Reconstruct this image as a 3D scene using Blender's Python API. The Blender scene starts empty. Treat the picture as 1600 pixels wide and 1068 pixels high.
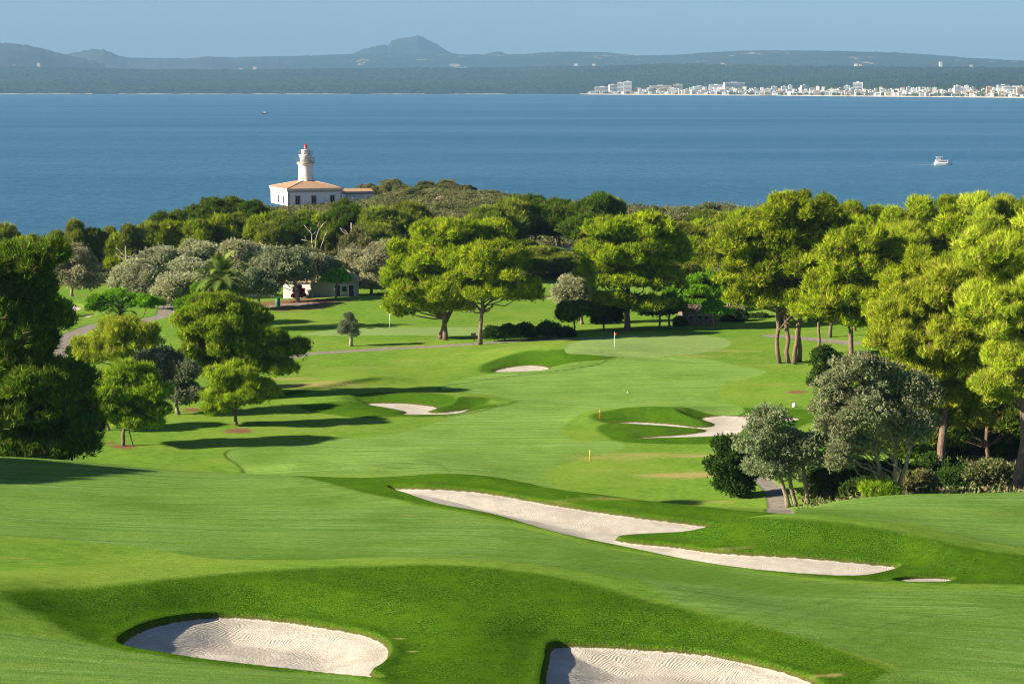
import bpy, math, random
import numpy as np
from mathutils import Vector, Matrix

SC = bpy.context.scene
COL = SC.collection
R = math.radians

# ------------------------------------------------------------------ camera
CAM_Z = 37.0
PITCH = R(7.31)
F = 70.0 / 36.0 * 1600.0
cam_data = bpy.data.cameras.new("camera")
cam_data.lens = 70.0
cam_data.sensor_width = 36.0
cam_data.clip_start = 1.0
cam_data.clip_end = 60000.0
cam = bpy.data.objects.new("camera", cam_data)
COL.objects.link(cam)
cam.location = (0, 0, CAM_Z)
cam.rotation_euler = (math.pi / 2 - PITCH, 0, 0)
SC.camera = cam

# ------------------------------------------------------------------ light
SUN_EL, SUN_ROT = R(24.0), R(256.0)
world = bpy.data.worlds.new("World")
SC.world = world
world.use_nodes = True
wn = world.node_tree
sky = wn.nodes.new("ShaderNodeTexSky")
sky.sky_type = 'NISHITA'
sky.sun_disc = False
sky.sun_elevation = SUN_EL
sky.sun_rotation = SUN_ROT
sky.altitude = 0.0
sky.air_density = 0.6
sky.dust_density = 0.6
sky.ozone_density = 3.5
bg = wn.nodes['Background']
bg.inputs[1].default_value = 0.05
wn.links.new(sky.outputs[0], bg.inputs[0])

sd = bpy.data.lights.new("sun", 'SUN')
sd.energy = 5.0
sd.angle = R(0.5)
sd.color = (1.0, 0.87, 0.68)
sun = bpy.data.objects.new("sun", sd)
COL.objects.link(sun)
SDIR = Vector((math.sin(SUN_ROT) * math.cos(SUN_EL), math.cos(SUN_ROT) * math.cos(SUN_EL), math.sin(SUN_EL)))
sun.rotation_euler = SDIR.to_track_quat('Z', 'Y').to_euler()
sun.location = (0, 0, 300)

SC.view_settings.view_transform = 'Standard'
SC.view_settings.look = 'None'
SC.view_settings.exposure = 1.45
SC.view_settings.gamma = 1.0
SC.view_settings.use_curve_mapping = False
SC.render.engine = 'CYCLES'
cy = SC.cycles
cy.max_bounces = 5
cy.diffuse_bounces = 2
cy.glossy_bounces = 2
cy.transmission_bounces = 2
cy.volume_bounces = 0
cy.transparent_max_bounces = 6
cy.use_denoising = True
cy.filter_width = 1.1
cy.sample_clamp_direct = 6.0
cy.sample_clamp_indirect = 4.0
try:
    cy.denoiser = 'OPENIMAGEDENOISE'
    cy.denoising_prefilter = 'ACCURATE'
except Exception:
    pass

# ------------------------------------------------------------------ picking points
CP, SP = math.cos(PITCH), math.sin(PITCH)
def ray(px, py):
    u = (px - 800.0) / F
    v = (534.0 - py) / F
    dy = CP + v * SP
    return u / dy, (-SP + v * CP) / dy
def PY(px, py, Y):
    dx, dz = ray(px, py)
    return (dx * Y, Y, CAM_Z + dz * Y)
def PZ(px, py, z):
    dx, dz = ray(px, py)
    Y = (z - CAM_Z) / dz
    return (dx * Y, Y, z)

# ------------------------------------------------------------------ noise
def _hash(ix, iy, seed):
    h = (ix.astype(np.int64) * 374761393 + iy.astype(np.int64) * 668265263 + seed * 1442695041) & 0x7fffffff
    h = ((h ^ (h >> 13)) * 1274126177) & 0x7fffffff
    h = h ^ (h >> 16)
    return (h & 0xffff) / 65535.0
def vnoise(x, y, s, seed=0):
    x = np.asarray(x, float) / s; y = np.asarray(y, float) / s
    ix = np.floor(x); iy = np.floor(y)
    fx = x - ix; fy = y - iy
    fx = fx * fx * (3 - 2 * fx); fy = fy * fy * (3 - 2 * fy)
    a = _hash(ix, iy, seed); b = _hash(ix + 1, iy, seed)
    c = _hash(ix, iy + 1, seed); d = _hash(ix + 1, iy + 1, seed)
    return (a * (1 - fx) + b * fx) * (1 - fy) + (c * (1 - fx) + d * fx) * fy - 0.5
def sstep(a, b, x):
    t = np.clip((x - a) / (b - a), 0, 1)
    return t * t * (3 - 2 * t)

# ------------------------------------------------------------------ terrain: broad form
CTRL = [
    (0, 1068, 19.2), (400, 1068, 18.5), (800, 1068, 17.9), (1200, 1068, 17.4), (1600, 1068, 16.9),
    (0, 960, 18.0), (400, 960, 17.2), (1600, 960, 15.6),
    (0, 860, 16.3), (400, 860, 15.6), (800, 862, 15.1), (1150, 900, 14.9), (1600, 905, 14.4),
    (0, 800, 15.2), (400, 800, 14.5), (860, 832, 14.55), (1600, 830, 13.2), (1250, 866, 14.4),
    (0, 745, 13.95), (280, 752, 13.2), (600, 768, 14.0), (450, 752, 13.2),
    (0, 712, 13.5), (150, 722, 13.1), (300, 737, 12.6), (450, 741, 12.3),
    (1000, 822, 14.1), (1150, 795, 12.6), (1300, 783, 11.7), (1450, 776, 11.3), (1600, 768, 11.0),
    (760, 766, 14.1), (870, 784, 14.05), (1000, 804, 14.0), (1140, 823, 13.8), (870, 805, 14.25), (1060, 852, 14.35), (1400, 884, 14.2), (960, 842, 14.3), (660, 758, 14.1),
    (195, 697, 5.2), (370, 673, 5.2), (380, 735, 5.3), (640, 700, 5.0), (850, 740, 5.0), (1000, 780, 5.1),
    (1150, 768, 5.3), (1000, 660, 5.0), (1250, 640, 5.6), (60, 600, 5.4), (350, 590, 5.0), (600, 590, 5.0),
    (700, 635, 5.0), (1240, 560, 5.6), (960, 547, 5.9), (1000, 524, 6.1), (1130, 535, 6.0), (850, 560, 5.2),
    (600, 513, 5.0), (800, 517, 4.9), (500, 480, 4.9), (850, 480, 4.7), (850, 445, 5.2), (120, 520, 4.6),
    (130, 470, 5.0), (250, 490, 4.8), (1200, 500, 5.6),
]
WCTRL = [
    (-14, 40, 20.5), (0, 40, 19.5), (14, 40, 18.5), (-40, 60, 21), (40, 60, 16), (-60, 110, 16), (60, 110, 12), (0, 20, 21), (-60, 20, 24), (60, 20, 18),
    (2, 121, 11.6), (14, 117, 11.0),
    (-36, 146, 7.8), (-22, 146, 7.2), (-10, 142, 6.6), (0, 140, 6.2), (9, 132, 6.9), (17, 132, 6.6), (26, 146, 6.4), (38, 148, 6.3),
    (-60, 170, 6), (60, 175, 8.5), (75, 240, 9.0), (58, 200, 7.5), (-90, 250, 5), (-100, 330, 3.5), (110, 300, 9), (70, 310, 7), (60, 350, 6.5),
    (-85, 350, 3.2), (-60, 360, 4.5), (-30, 350, 6), (0, 350, 5.6), (30, 340, 5.5), (25, 420, 6.0), (0, 400, 7.5), (-30, 410, 7.0), (-60, 430, 5.0),
    (-95, 400, 2.0), (-52, 500, 7.4), (-38, 500, 7.4), (-60, 490, 6.4), (-45, 470, 6.6), (-50, 450, 6.0), (-20, 470, 11.8), (-8, 465, 11.2), (-30, 470, 9.6), (5, 475, 8.0), (25, 490, 6.0), (55, 480, 6.5),
    (-20, 520, 7), (5, 520, 6), (100, 440, 6), (-55, 530, 4), (60, 540, 3),
]
pts = [PZ(*c) for c in CTRL] + [tuple(map(float, w)) for w in WCTRL]
pts = np.array(pts)
def _phi(r2):
    return 0.5 * r2 * np.log(r2 + 1e-9)
# points are sparser with distance: work in log-polar-like coordinates so that detail follows scale
def _warp(X, Y):
    Y = np.asarray(Y, float); X = np.asarray(X, float)
    return X / (Y + 60.0) * 6.0, np.log((Y + 60.0) / 100.0) * 6.0
_wx, _wy = _warp(pts[:, 0], pts[:, 1])
_N = len(pts)
_A = np.zeros((_N + 3, _N + 3))
_r2 = (_wx[:, None] - _wx[None]) ** 2 + (_wy[:, None] - _wy[None]) ** 2
_A[:_N, :_N] = _phi(_r2) + np.eye(_N) * 0.004
_A[:_N, _N] = 1; _A[:_N, _N + 1] = _wx; _A[:_N, _N + 2] = _wy
_A[_N:, :_N] = _A[:_N, _N:].T
_b = np.zeros(_N + 3); _b[:_N] = pts[:, 2]
_W = np.linalg.solve(_A, _b)
def base_h(X, Y):
    X = np.asarray(X, float); Y = np.asarray(Y, float)
    shp = X.shape
    wx, wy = _warp(X.ravel(), Y.ravel())
    out = np.empty(wx.shape)
    for i in range(0, len(wx), 40000):
        a, b = wx[i:i + 40000], wy[i:i + 40000]
        r2 = (a[:, None] - _wx[None]) ** 2 + (b[:, None] - _wy[None]) ** 2
        out[i:i + 40000] = _phi(r2) @ _W[:_N] + _W[_N] + _W[_N + 1] * a + _W[_N + 2] * b
    return out.reshape(shp)

# ------------------------------------------------------------------ terrain: mounds. (px, py, height above the broad form)
RIDGES = [
    # (points, front width, back width)
    ([(170, 912, 0.18), (300, 900, 0.62), (450, 886, 1.00), (620, 880, 1.22), (760, 885, 1.28), (900, 905, 1.11), (1050, 945, 0.81), (1200, 978, 0.49), (1380, 1012, 0.13)], 9.0, 6.0),
    ([(450, 731, 0.10), (520, 727, 0.55), (590, 725, 0.83), (680, 732, 0.90), (760, 742, 0.86), (870, 770, 0.76), (1000, 795, 0.69), (1090, 806, 0.48), (1180, 813, 0.21)], 3.2, 6.0),
    ([(1000, 838, .10), (1090, 837, .28), (1150, 832, .42), (1190, 825, .7), (1222, 817, 1.0), (1265, 812, 1.25), (1340, 818, 1.15), (1420, 833, .9), (1500, 852, .4), (1570, 865, .15)], 4.0, 5.0),
    ([(1430, 880, 0.18), (1500, 872, 0.42), (1600, 873, 0.48), (1720, 880, 0.48)], 2.5, 3.5),
    ([(470, 632, 0.15), (550, 622, 0.60), (620, 618, 0.83), (700, 621, 0.75), (760, 628, 0.45), (820, 634, 0.08)], 3.5, 6),
    ([(540, 640, .3), (600, 642, .5), (640, 648, .2)], 1.6, 1.6),
    ([(690, 634, .5), (735, 633, .4)], 2.2, 2.0),
    ([(755, 566, 0.24), (800, 551, 0.80), (850, 545, 1.12), (905, 546, 1.04), (950, 556, 0.32)], 4.5, 8),
    ([(945, 657, 0.16), (1000, 643, 0.80), (1050, 640, 0.96), (1110, 647, 0.64), (1180, 646, 0.40), (1250, 645, 0.24)], 3.5, 6),
    ([(975, 672, .3), (1035, 667, .6), (1090, 671, .3)], 1.6, 1.6),
    ([(420, 480, .1), (500, 471, .6), (560, 467, .9), (620, 469, .8), (700, 476, .2)], 12.0, 8.0),
    ([(430, 612, .2), (510, 599, .5), (575, 588, .7)], 1.2, 4.0),
    ([(-200, 930, 0.88), (-60, 922, 0.77), (60, 925, 0.50), (130, 935, 0.17)], 4.5, 5),
]
HOLLOWS = [(140, 962, .42, 3.0)]
def _first_hit(px, py, hf, y0=45.0, y1=600.0):
    dx, dz = ray(px, py)
    Ys = y0 * (y1 / y0) ** np.linspace(0, 1, 1600)
    h = hf(dx * Ys, Ys)
    d = h - (CAM_Z + dz * Ys)
    k = np.argmax(d > 0)
    if d[k] <= 0:
        return (dx * y1, y1, CAM_Z + dz * y1)
    if k == 0:
        return (dx * Ys[0], Ys[0], h[0])
    t = d[k - 1] / (d[k - 1] - d[k])
    Y = Ys[k - 1] + (Ys[k] - Ys[k - 1]) * t
    return (dx * Y, Y, CAM_Z + dz * Y)
RW = []
for rp, wf, wb in RIDGES:
    W3 = []
    for px, py, a in rp:
        p = _first_hit(px, py, lambda X, Y: base_h(X, Y) + a)
        W3.append((p[0], p[1], a))
    W3 = np.array(W3)
    t = np.linspace(0, len(W3) - 1, len(W3) * 12)
    k = np.minimum(t.astype(int), len(W3) - 2); f = t - k
    def cr(c):
        P = np.concatenate([[2 * c[0] - c[1]], c, [2 * c[-1] - c[-2]]])
        p0, p1, p2, p3 = P[k], P[k + 1], P[k + 2], P[k + 3]
        return .5 * (2 * p1 + (p2 - p0) * f + (2 * p0 - 5 * p1 + 4 * p2 - p3) * f ** 2 + (3 * p1 - p0 - 3 * p2 + p3) * f ** 3)
    RW.append((np.stack([cr(W3[:, i]) for i in range(3)], 1), wf, wb))
HW = []
for px, py, d, w in HOLLOWS:
    p = _first_hit(px, py, base_h)
    HW.append((p[0], p[1], d, w))
def mounds(X, Y):
    X = np.asarray(X, float); Y = np.asarray(Y, float)
    shp = X.shape; x = X.ravel(); y = Y.ravel()
    out = np.zeros(x.shape)
    for C, wf, wb in RW:
        m = 3.0 * max(wf, wb)
        sel = np.nonzero((x > C[:, 0].min() - m) & (x < C[:, 0].max() + m) & (y > C[:, 1].min() - m) & (y < C[:, 1].max() + m))[0]
        for i in range(0, len(sel), 40000):
            s = sel[i:i + 40000]
            ddx = x[s][:, None] - C[None, :, 0]; ddy = y[s][:, None] - C[None, :, 1]
            w = np.where(ddy < 0, wf, wb)
            q = (ddx ** 2 + ddy ** 2) / (w ** 2)
            # soft maximum of the bumps along the crest, so that the surface stays smooth
            v = C[None, :, 2] * np.exp(-q)
            out[s] += (np.sum(v ** 8, 1)) ** (1 / 8.0) * 0.80
    for hx, hy, d, w in HW:
        out -= d * np.exp(-((x - hx) ** 2 + (y - hy) ** 2) / w ** 2)
    return out.reshape(shp)
def form(X, Y):
    return base_h(X, Y) + mounds(X, Y)
def G(px, py):
    return _first_hit(px, py, form)

# ------------------------------------------------------------------ outlines on the ground
def smooth_poly(P, n=8):
    P = np.array(P, float); N = len(P); out = []
    for i in range(N):
        p0, p1, p2, p3 = P[i - 1], P[i], P[(i + 1) % N], P[(i + 2) % N]
        for j in range(n):
            t = j / n
            out.append(.5 * (2 * p1 + (p2 - p0) * t + (2 * p0 - 5 * p1 + 4 * p2 - p3) * t * t + (3 * p1 - p0 - 3 * p2 + p3) * t ** 3))
    return np.array(out)
def gpoly(pp, smooth=True, hf=None):
    W = []
    for p in pp:
        if p[0] == 'w':
            W.append((p[1], p[2]))
        else:
            q = _first_hit(p[0], p[1], hf or form); W.append((q[0], q[1]))
    return smooth_poly(W) if smooth else np.array(W)
def poly_sdf(poly, X, Y, lim=4.0):
    """signed distance, negative inside, clipped at lim"""
    x = X.ravel(); y = Y.ravel()
    out = np.full(x.shape, lim)
    sel = np.nonzero((x > poly[:, 0].min() - lim) & (x < poly[:, 0].max() + lim) & (y > poly[:, 1].min() - lim) & (y < poly[:, 1].max() + lim))[0]
    A = poly; B = np.roll(poly, -1, 0); D = B - A; L = (D ** 2).sum(1) + 1e-12
    for i in range(0, len(sel), 20000):
        s = sel[i:i + 20000]
        px_, py_ = x[s][:, None], y[s][:, None]
        t = np.clip(((px_ - A[:, 0]) * D[:, 0] + (py_ - A[:, 1]) * D[:, 1]) / L, 0, 1)
        d = np.sqrt(np.min((px_ - A[:, 0] - t * D[:, 0]) ** 2 + (py_ - A[:, 1] - t * D[:, 1]) ** 2, 1))
        c = ((A[:, 1] > py_) != (B[:, 1] > py_)) & (px_ < (B[:, 0] - A[:, 0]) * (py_ - A[:, 1]) / (B[:, 1] - A[:, 1] + 1e-12) + A[:, 0])
        inside = (c.sum(1) % 2) == 1
        out[s] = np.where(inside, -np.minimum(d, lim), np.minimum(d, lim))
    return out.reshape(X.shape)
def line_dist(P, X, Y, lim=6.0):
    x = X.ravel(); y = Y.ravel(); P = np.array(P)
    out = np.full(x.shape, lim)
    sel = np.nonzero((x > P[:, 0].min() - lim) & (x < P[:, 0].max() + lim) & (y > P[:, 1].min() - lim) & (y < P[:, 1].max() + lim))[0]
    A = P[:-1]; D = P[1:] - P[:-1]; L = (D ** 2).sum(1) + 1e-12
    for i in range(0, len(sel), 40000):
        s = sel[i:i + 40000]
        px_, py_ = x[s][:, None], y[s][:, None]
        t = np.clip(((px_ - A[:, 0]) * D[:, 0] + (py_ - A[:, 1]) * D[:, 1]) / L, 0, 1)
        out[s] = np.minimum(lim, np.sqrt(np.min((px_ - A[:, 0] - t * D[:, 0]) ** 2 + (py_ - A[:, 1] - t * D[:, 1]) ** 2, 1)))
    return out.reshape(X.shape)

# bunkers: (outline in the photo, depth, lip height, label)
BUNKERS = [
    ([(185, 1000), (215, 980), (270, 965), (340, 958), (420, 962), (500, 973), (570, 985), (605, 1000), (612, 1018), (598, 1035), (583, 1046), (600, 1058), (540, 1054), (440, 1043), (330, 1031), (250, 1019), (200, 1010)], .55, .20),
    ([(862, 1006), (920, 1004), (1000, 1008), (1100, 1016), (1200, 1036), (1260, 1054), (1290, 1070), (1320, 1105), (1100, 1125), (860, 1115), (846, 1070), (852, 1030)], .45, .20),
    ([(607, 760), (660, 759), (760, 766), (870, 785), (1000, 804), (1080, 814), (1150, 823), (1185, 827), (1140, 829), (1070, 833), (1000, 835), (966, 838), (990, 843), (1060, 850), (1130, 859), (1250, 866), (1340, 874), (1408, 882), (1375, 894), (1320, 899), (1200, 891), (1080, 875), (960, 850), (870, 832), (780, 806), (690, 788), (640, 772)], .45, .22),
    ([(1396, 904), (1430, 900), (1480, 901), (1492, 905), (1470, 909), (1410, 908)], .15, .12),
    ([(568, 629), (600, 627), (650, 629), (690, 635), (676, 641), (690, 642), (742, 636), (715, 646), (655, 648), (622, 647), (628, 642), (604, 637), (578, 633)], .30, .14),
    ([(769, 577), (795, 571), (830, 568), (860, 571), (862, 576), (840, 579), (800, 581), (772, 581)], .3, .16),
    ([(945, 661), (990, 657), (1050, 660), (1095, 665), (1110, 661), (1090, 652), (1125, 647), (1165, 648), (1250, 651), (1240, 657), (1175, 666), (1150, 678), (1060, 683), (998, 684), (1000, 681), (1060, 677), (1098, 671), (1060, 667), (1000, 663)], .25, .14),
    ([(98, 478), (112, 473), (128, 476), (134, 480), (120, 485), (98, 487)], .2, .3),
    ([(122, 494), (138, 490), (152, 489), (146, 494), (132, 496)], .2, .2),
    ([(812, 449), (832, 444), (852, 446), (846, 450), (826, 453)], .2, .2),
    ([(846, 464), (860, 461), (872, 462), (866, 466), (850, 467)], .2, .2),
]
BP = [gpoly(b[0], True, base_h) for b in BUNKERS]
FAIR = [gpoly(p) for p in [
    [('w', -50, 128), ('w', -20, 128), (452, 742), (520, 757), (600, 775), (680, 795), (800, 822), (960, 856), (1120, 882), (1300, 908), (1500, 922), ('w', 40, 84), ('w', 40, 60), (1480, 1090), (1400, 1040), (1300, 1010), (1150, 965), (1040, 935), ('w', 4, 83), ('w', -4, 85), (380, 874), (200, 852), (0, 838), ('w', -40, 90)],
    [('w', 14, 112), ('w', 14, 120), ('w', 30, 132), ('w', 60, 130), ('w', 60, 92), (1600, 856), (1530, 843), (1430, 818), ('w', 16, 103)],
    [('w', -40, 66), (0, 985), (190, 1014), (300, 1032), (440, 1047), (560, 1062), (570, 1120), ('w', -30, 48)],
    [('w', -19, 150), (382, 738), (366, 722), (352, 710), (370, 700), (480, 690), (620, 677), (720, 645), (812, 629), (740, 614), (690, 608), (720, 592), (840, 574), (950, 562), (1000, 557), (1080, 557), (1150, 570), (1198, 582), (1130, 602), (1128, 622), (1160, 640), (1040, 634), (935, 640), (878, 668), (900, 688), (960, 690), (972, 702), (880, 725), (850, 745), ('w', 2, 152)],
    [(120, 520), (200, 505), (250, 512), (255, 560), (120, 560)],
]]
GREEN = [gpoly(p) for p in [
    [(882, 546), (910, 532), (950, 525), (1030, 523), (1090, 523), (1135, 530), (1140, 540), (1105, 550), (1040, 556), (960, 557), (910, 553)],
    [(470, 522), (540, 514), (640, 511), (780, 512), (860, 516), (800, 523), (640, 523), (540, 524)],
]]
LUSH = [gpoly(p) for p in [
    [(150, 1004), (60, 965), (0, 930), (60, 922), (150, 918), (250, 906), (400, 892), (620, 882), (760, 887), (900, 908), (1040, 945), (1120, 965), (1220, 985), (1300, 1010), (1400, 1050), (1480, 1100), (1000, 1125), (600, 1125), (590, 1062), (400, 1045), (250, 1026)],
    [(452, 733), (560, 729), (700, 736), (870, 772), (1000, 797), (1100, 808), (1260, 813), (1420, 835), (1540, 858), (1650, 870), (1750, 885), (1750, 912), (1500, 912), (1300, 903), (1100, 880), (960, 852), (800, 816), (680, 790), (600, 773), (500, 760), (455, 748)],
    [(465, 634), (550, 625), (620, 620), (720, 623), (775, 631), (740, 645), (600, 652), (520, 648)],
    [(752, 582), (775, 562), (850, 548), (960, 556), (910, 574), (860, 584)],
    [(935, 664), (1000, 646), (1060, 643), (1180, 647), (1270, 648), (1260, 662), (1150, 690), (990, 692), (945, 682)],
    [(440, 612), (575, 590), (590, 594), (500, 608), (450, 618)],
]]
PATHS = [
    ([(70, 575), (88, 555), (98, 535), (118, 520), (150, 507), (200, 505), (228, 500), (258, 493), (262, 482), (262, 472)], 1.35),
    ([(440, 561), (480, 552), (560, 547), (640, 542), (700, 540), (760, 536), (830, 531), (900, 529), (940, 527)], 1.1),
    ([(1176, 740), (1196, 752), (1210, 766), (1216, 785), (1218, 800)], .75),
    ([(1205, 524), (1235, 526), (1275, 530), (1330, 536)], 1.3),
    ([(380, 483), (440, 476), (490, 474)], 1.0),
]
PW = [(np.array([G(*p)[:2] for p in pp]), w) for pp, w in PATHS]
CREASES = [  # dark mown edges that show as thin lines
    [(382, 738), (370, 725), (352, 712), (362, 703), (420, 697)],
    [(684, 610), (700, 602), (800, 588), (880, 578), (930, 570), (948, 564)],
    [(690, 652), (740, 644), (790, 632), (812, 626)],
    [(440, 616), (520, 603), (583, 590)],
]
def _smooth_line(P, n=6):
    P = np.array(P); Q = np.concatenate([[2 * P[0] - P[1]], P, [2 * P[-1] - P[-2]]]); out = []
    for i in range(1, len(Q) - 2):
        p0, p1, p2, p3 = Q[i - 1:i + 3]
        for j in range(n):
            t = j / n; out.append(.5 * (2 * p1 + (p2 - p0) * t + (2 * p0 - 5 * p1 + 4 * p2 - p3) * t * t + (3 * p1 - p0 - 3 * p2 + p3) * t ** 3))
    return np.array(out + [P[-1]])
TRACKS = [
    [(900, 985), (1040, 950), (1180, 918), (1330, 905), (1500, 915)], [(1080, 1010), (1200, 960), (1320, 930), (1480, 925), (1620, 935)],
    [(100, 812), (260, 806), (420, 800), (560, 798)], [(0, 772), (150, 766), (330, 762), (430, 765)], [(280, 842), (420, 824), (560, 818), (700, 832)],
    [(1330, 1000), (1440, 965), (1600, 945)], [(760, 905), (900, 880), (1040, 872)],
]
CW = [_smooth_line([G(*p)[:2] for p in pp]) for pp in CREASES]
TW = [_smooth_line([G(*p)[:2] for p in pp]) for pp in TRACKS]
DRY = [  # straw coloured patches (px, py, half width m, half depth m, strength)
    (960, 655 + 60, 6, 2.0, .5), (1080, 742, 5, 1.6, .9), (1020, 710, 7, 1.5, .6), (1090, 690 + 22, 5, .9, .7), (940, 700 + 35, 4, 1.2, .4),
    (480, 600, 7, 3.5, .7), (450, 592, 4, 2, .6), (560, 575, 8, 3, .35), (640, 565, 9, 3, .35), (760, 548, 9, 2, .35), (850, 538, 7, 2, .4),
    (1150, 548, 6, 1.2, .5), (1090, 556, 4, 1.2, .5), (1200, 570, 6, 1.5, .4), (1230, 600, 5, 1.5, .4), (1180, 560, 5, 2, .3), (240, 590, 4, 3, .5),
    (20, 870, 1.5, .35, .5), (60, 878, 1.2, .3, .5), (105, 885, 1.0, .3, .5), (640, 790 + 15, .8, .2, .6), (1150, 845, 1.8, .3, .5),
    (1290, 1045, .8, .3, .7), (622, 985, .25, .2, .8), (645, 1010, .2, .15, .8), (1340, 985, 1.3, .3, .35), (150, 462, 8, 2.5, .5), (200, 560, 6, 6, .3), (1120, 1005, 2.0, .2, .3),
    (960, 775, 8, 1.0, .35), (1120, 783, 4, .7, .5), (1500, 800, 8, 1.2, .25), (240, 810, 8, 1.5, .12), (700, 840, 6, .8, .15),
]
DW = [(G(px, py), a, b, s) for px, py, a, b, s in DRY]
SOIL = [(370, 673, 1.7, .9), (192, 698, 1.4, .9), (172, 692, .8, .9), (1245, 612, 1.5, .9), (300, 640, 1.5, .8), (460, 473, 9, .9), (100, 452, 4, .5), (205, 455, 6, .5), (420, 474, 5, .8)]
SW = [(G(px, py), r, s) for px, py, r, s in SOIL]

def bunker_cut(X, Y, S):
    """how far the ground drops inside the bunker outlines"""
    out = np.zeros(X.shape)
    for (pp, depth, lip), s in zip(BUNKERS, S):
        out += lip * sstep(0.04, -0.16, s) + depth * sstep(0.0, -2.6, s)
        out -= 0.05 * np.exp(-((s - .15) / .30) ** 2)           # turf rolls up at the rim
    return out
def height(x, y):
    """ground height at one point (outside the bunkers)"""
    return float(form(np.array([x]), np.array([y]))[0])
_gc = {}
def ground_at(x, y):
    return height(x, y)

# ------------------------------------------------------------------ object helpers
def tag(o, label=None, cat=None, group=None, kind=None):
    if label: o['label'] = label
    if cat: o['category'] = cat
    if group: o['group'] = group
    if kind: o['kind'] = kind
    return o
def link(name, me, mat=None, parent=None):
    o = bpy.data.objects.new(name, me)
    COL.objects.link(o)
    if mat is not None:
        me.materials.append(mat)
    if parent is not None:
        o.parent = parent
    return o
def empty(name, loc, rz=0.0, s=1.0):
    o = bpy.data.objects.new(name, None)
    COL.objects.link(o)
    o.location = loc; o.rotation_euler = (0, 0, rz); o.scale = (s, s, s)
    o.empty_display_size = .3
    return o
def np_mesh(name, V, Fc, k, smooth=False, attrs=None):
    """V (n,3), Fc (m,k) faces with k corners"""
    me = bpy.data.meshes.new(name)
    V = np.ascontiguousarray(V, np.float32); Fc = np.ascontiguousarray(Fc, np.int32)
    me.vertices.add(len(V)); me.vertices.foreach_set("co", V.ravel())
    me.loops.add(Fc.size); me.loops.foreach_set("vertex_index", Fc.ravel())
    me.polygons.add(len(Fc))
    me.polygons.foreach_set("loop_start", np.arange(0, Fc.size, k, dtype=np.int32))
    me.polygons.foreach_set("loop_total", np.full(len(Fc), k, np.int32))
    me.polygons.foreach_set("use_smooth", np.full(len(Fc), smooth, bool))
    for n, a in (attrs or {}).items():
        at = me.attributes.new(n, 'FLOAT', 'POINT')
        at.data.foreach_set("value", np.ascontiguousarray(a, np.float32).ravel())
    me.update(calc_edges=True)
    return me
class MB:
    """collects simple solids into one mesh"""
    def __init__(s): s.v = []; s.f = []; s.sm = []
    def add(s, V, Fc, smooth=False, M=None):
        o = len(s.v)
        for p in V:
            p = Vector(p)
            s.v.append(tuple(M @ p if M is not None else p))
        s.f += [tuple(i + o for i in f) for f in Fc]; s.sm += [smooth] * len(Fc)
        return s
    def box(s, x0, x1, y0, y1, z0, z1, M=None):
        V = [(x0, y0, z0), (x1, y0, z0), (x1, y1, z0), (x0, y1, z0), (x0, y0, z1), (x1, y0, z1), (x1, y1, z1), (x0, y1, z1)]
        return s.add(V, [(0, 3, 2, 1), (4, 5, 6, 7), (0, 1, 5, 4), (1, 2, 6, 5), (2, 3, 7, 6), (3, 0, 4, 7)], M=M)
    def lathe(s, prof, n=24, c=(0, 0), M=None, smooth=True):
        V = []; Fc = []
        for r, z in prof:
            for i in range(n):
                a = 2 * math.pi * i / n
                V.append((c[0] + r * math.cos(a), c[1] + r * math.sin(a), z))
        for j in range(len(prof) - 1):
            for i in range(n):
                Fc.append((j * n + i, j * n + (i + 1) % n, (j + 1) * n + (i + 1) % n, (j + 1) * n + i))
        Fc.append(tuple(range(n))[::-1]); Fc.append(tuple((len(prof) - 1) * n + i for i in range(n)))
        o = len(s.v); s.add(V, Fc, smooth, M)
        s.sm[-1] = s.sm[-2] = False
        return s
    def tube(s, P, rad, n=7, cap=True):
        P = [Vector(p) for p in P]
        if not hasattr(rad, '__len__'): rad = [rad] * len(P)
        V = []; Fc = []; up = Vector((0.31, 0.17, 0.93)).normalized()
        for i, p in enumerate(P):
            d = (P[min(i + 1, len(P) - 1)] - P[max(i - 1, 0)]).normalized()
            a = d.cross(up)
            if a.length < .1: a = d.cross(Vector((1, 0, 0)))
            a.normalize(); b = d.cross(a)
            for k in range(n):
                t = 2 * math.pi * k / n
                V.append(p + (a * math.cos(t) + b * math.sin(t)) * rad[i])
        for j in range(len(P) - 1):
            for k in range(n):
                Fc.append((j * n + k, j * n + (k + 1) % n, (j + 1) * n + (k + 1) % n, (j + 1) * n + k))
        if cap:
            Fc.append(tuple(range(n))[::-1]); Fc.append(tuple((len(P) - 1) * n + k for k in range(n)))
        return s.add(V, Fc, True)
    def mesh(s, name):
        me = bpy.data.meshes.new(name)
        me.from_pydata([tuple(v) for v in s.v], [], s.f)
        me.polygons.foreach_set("use_smooth", s.sm)
        me.update()
        return me
    def build(s, name, mat, parent=None):
        return link(name, s.mesh(name), mat, parent)

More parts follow.
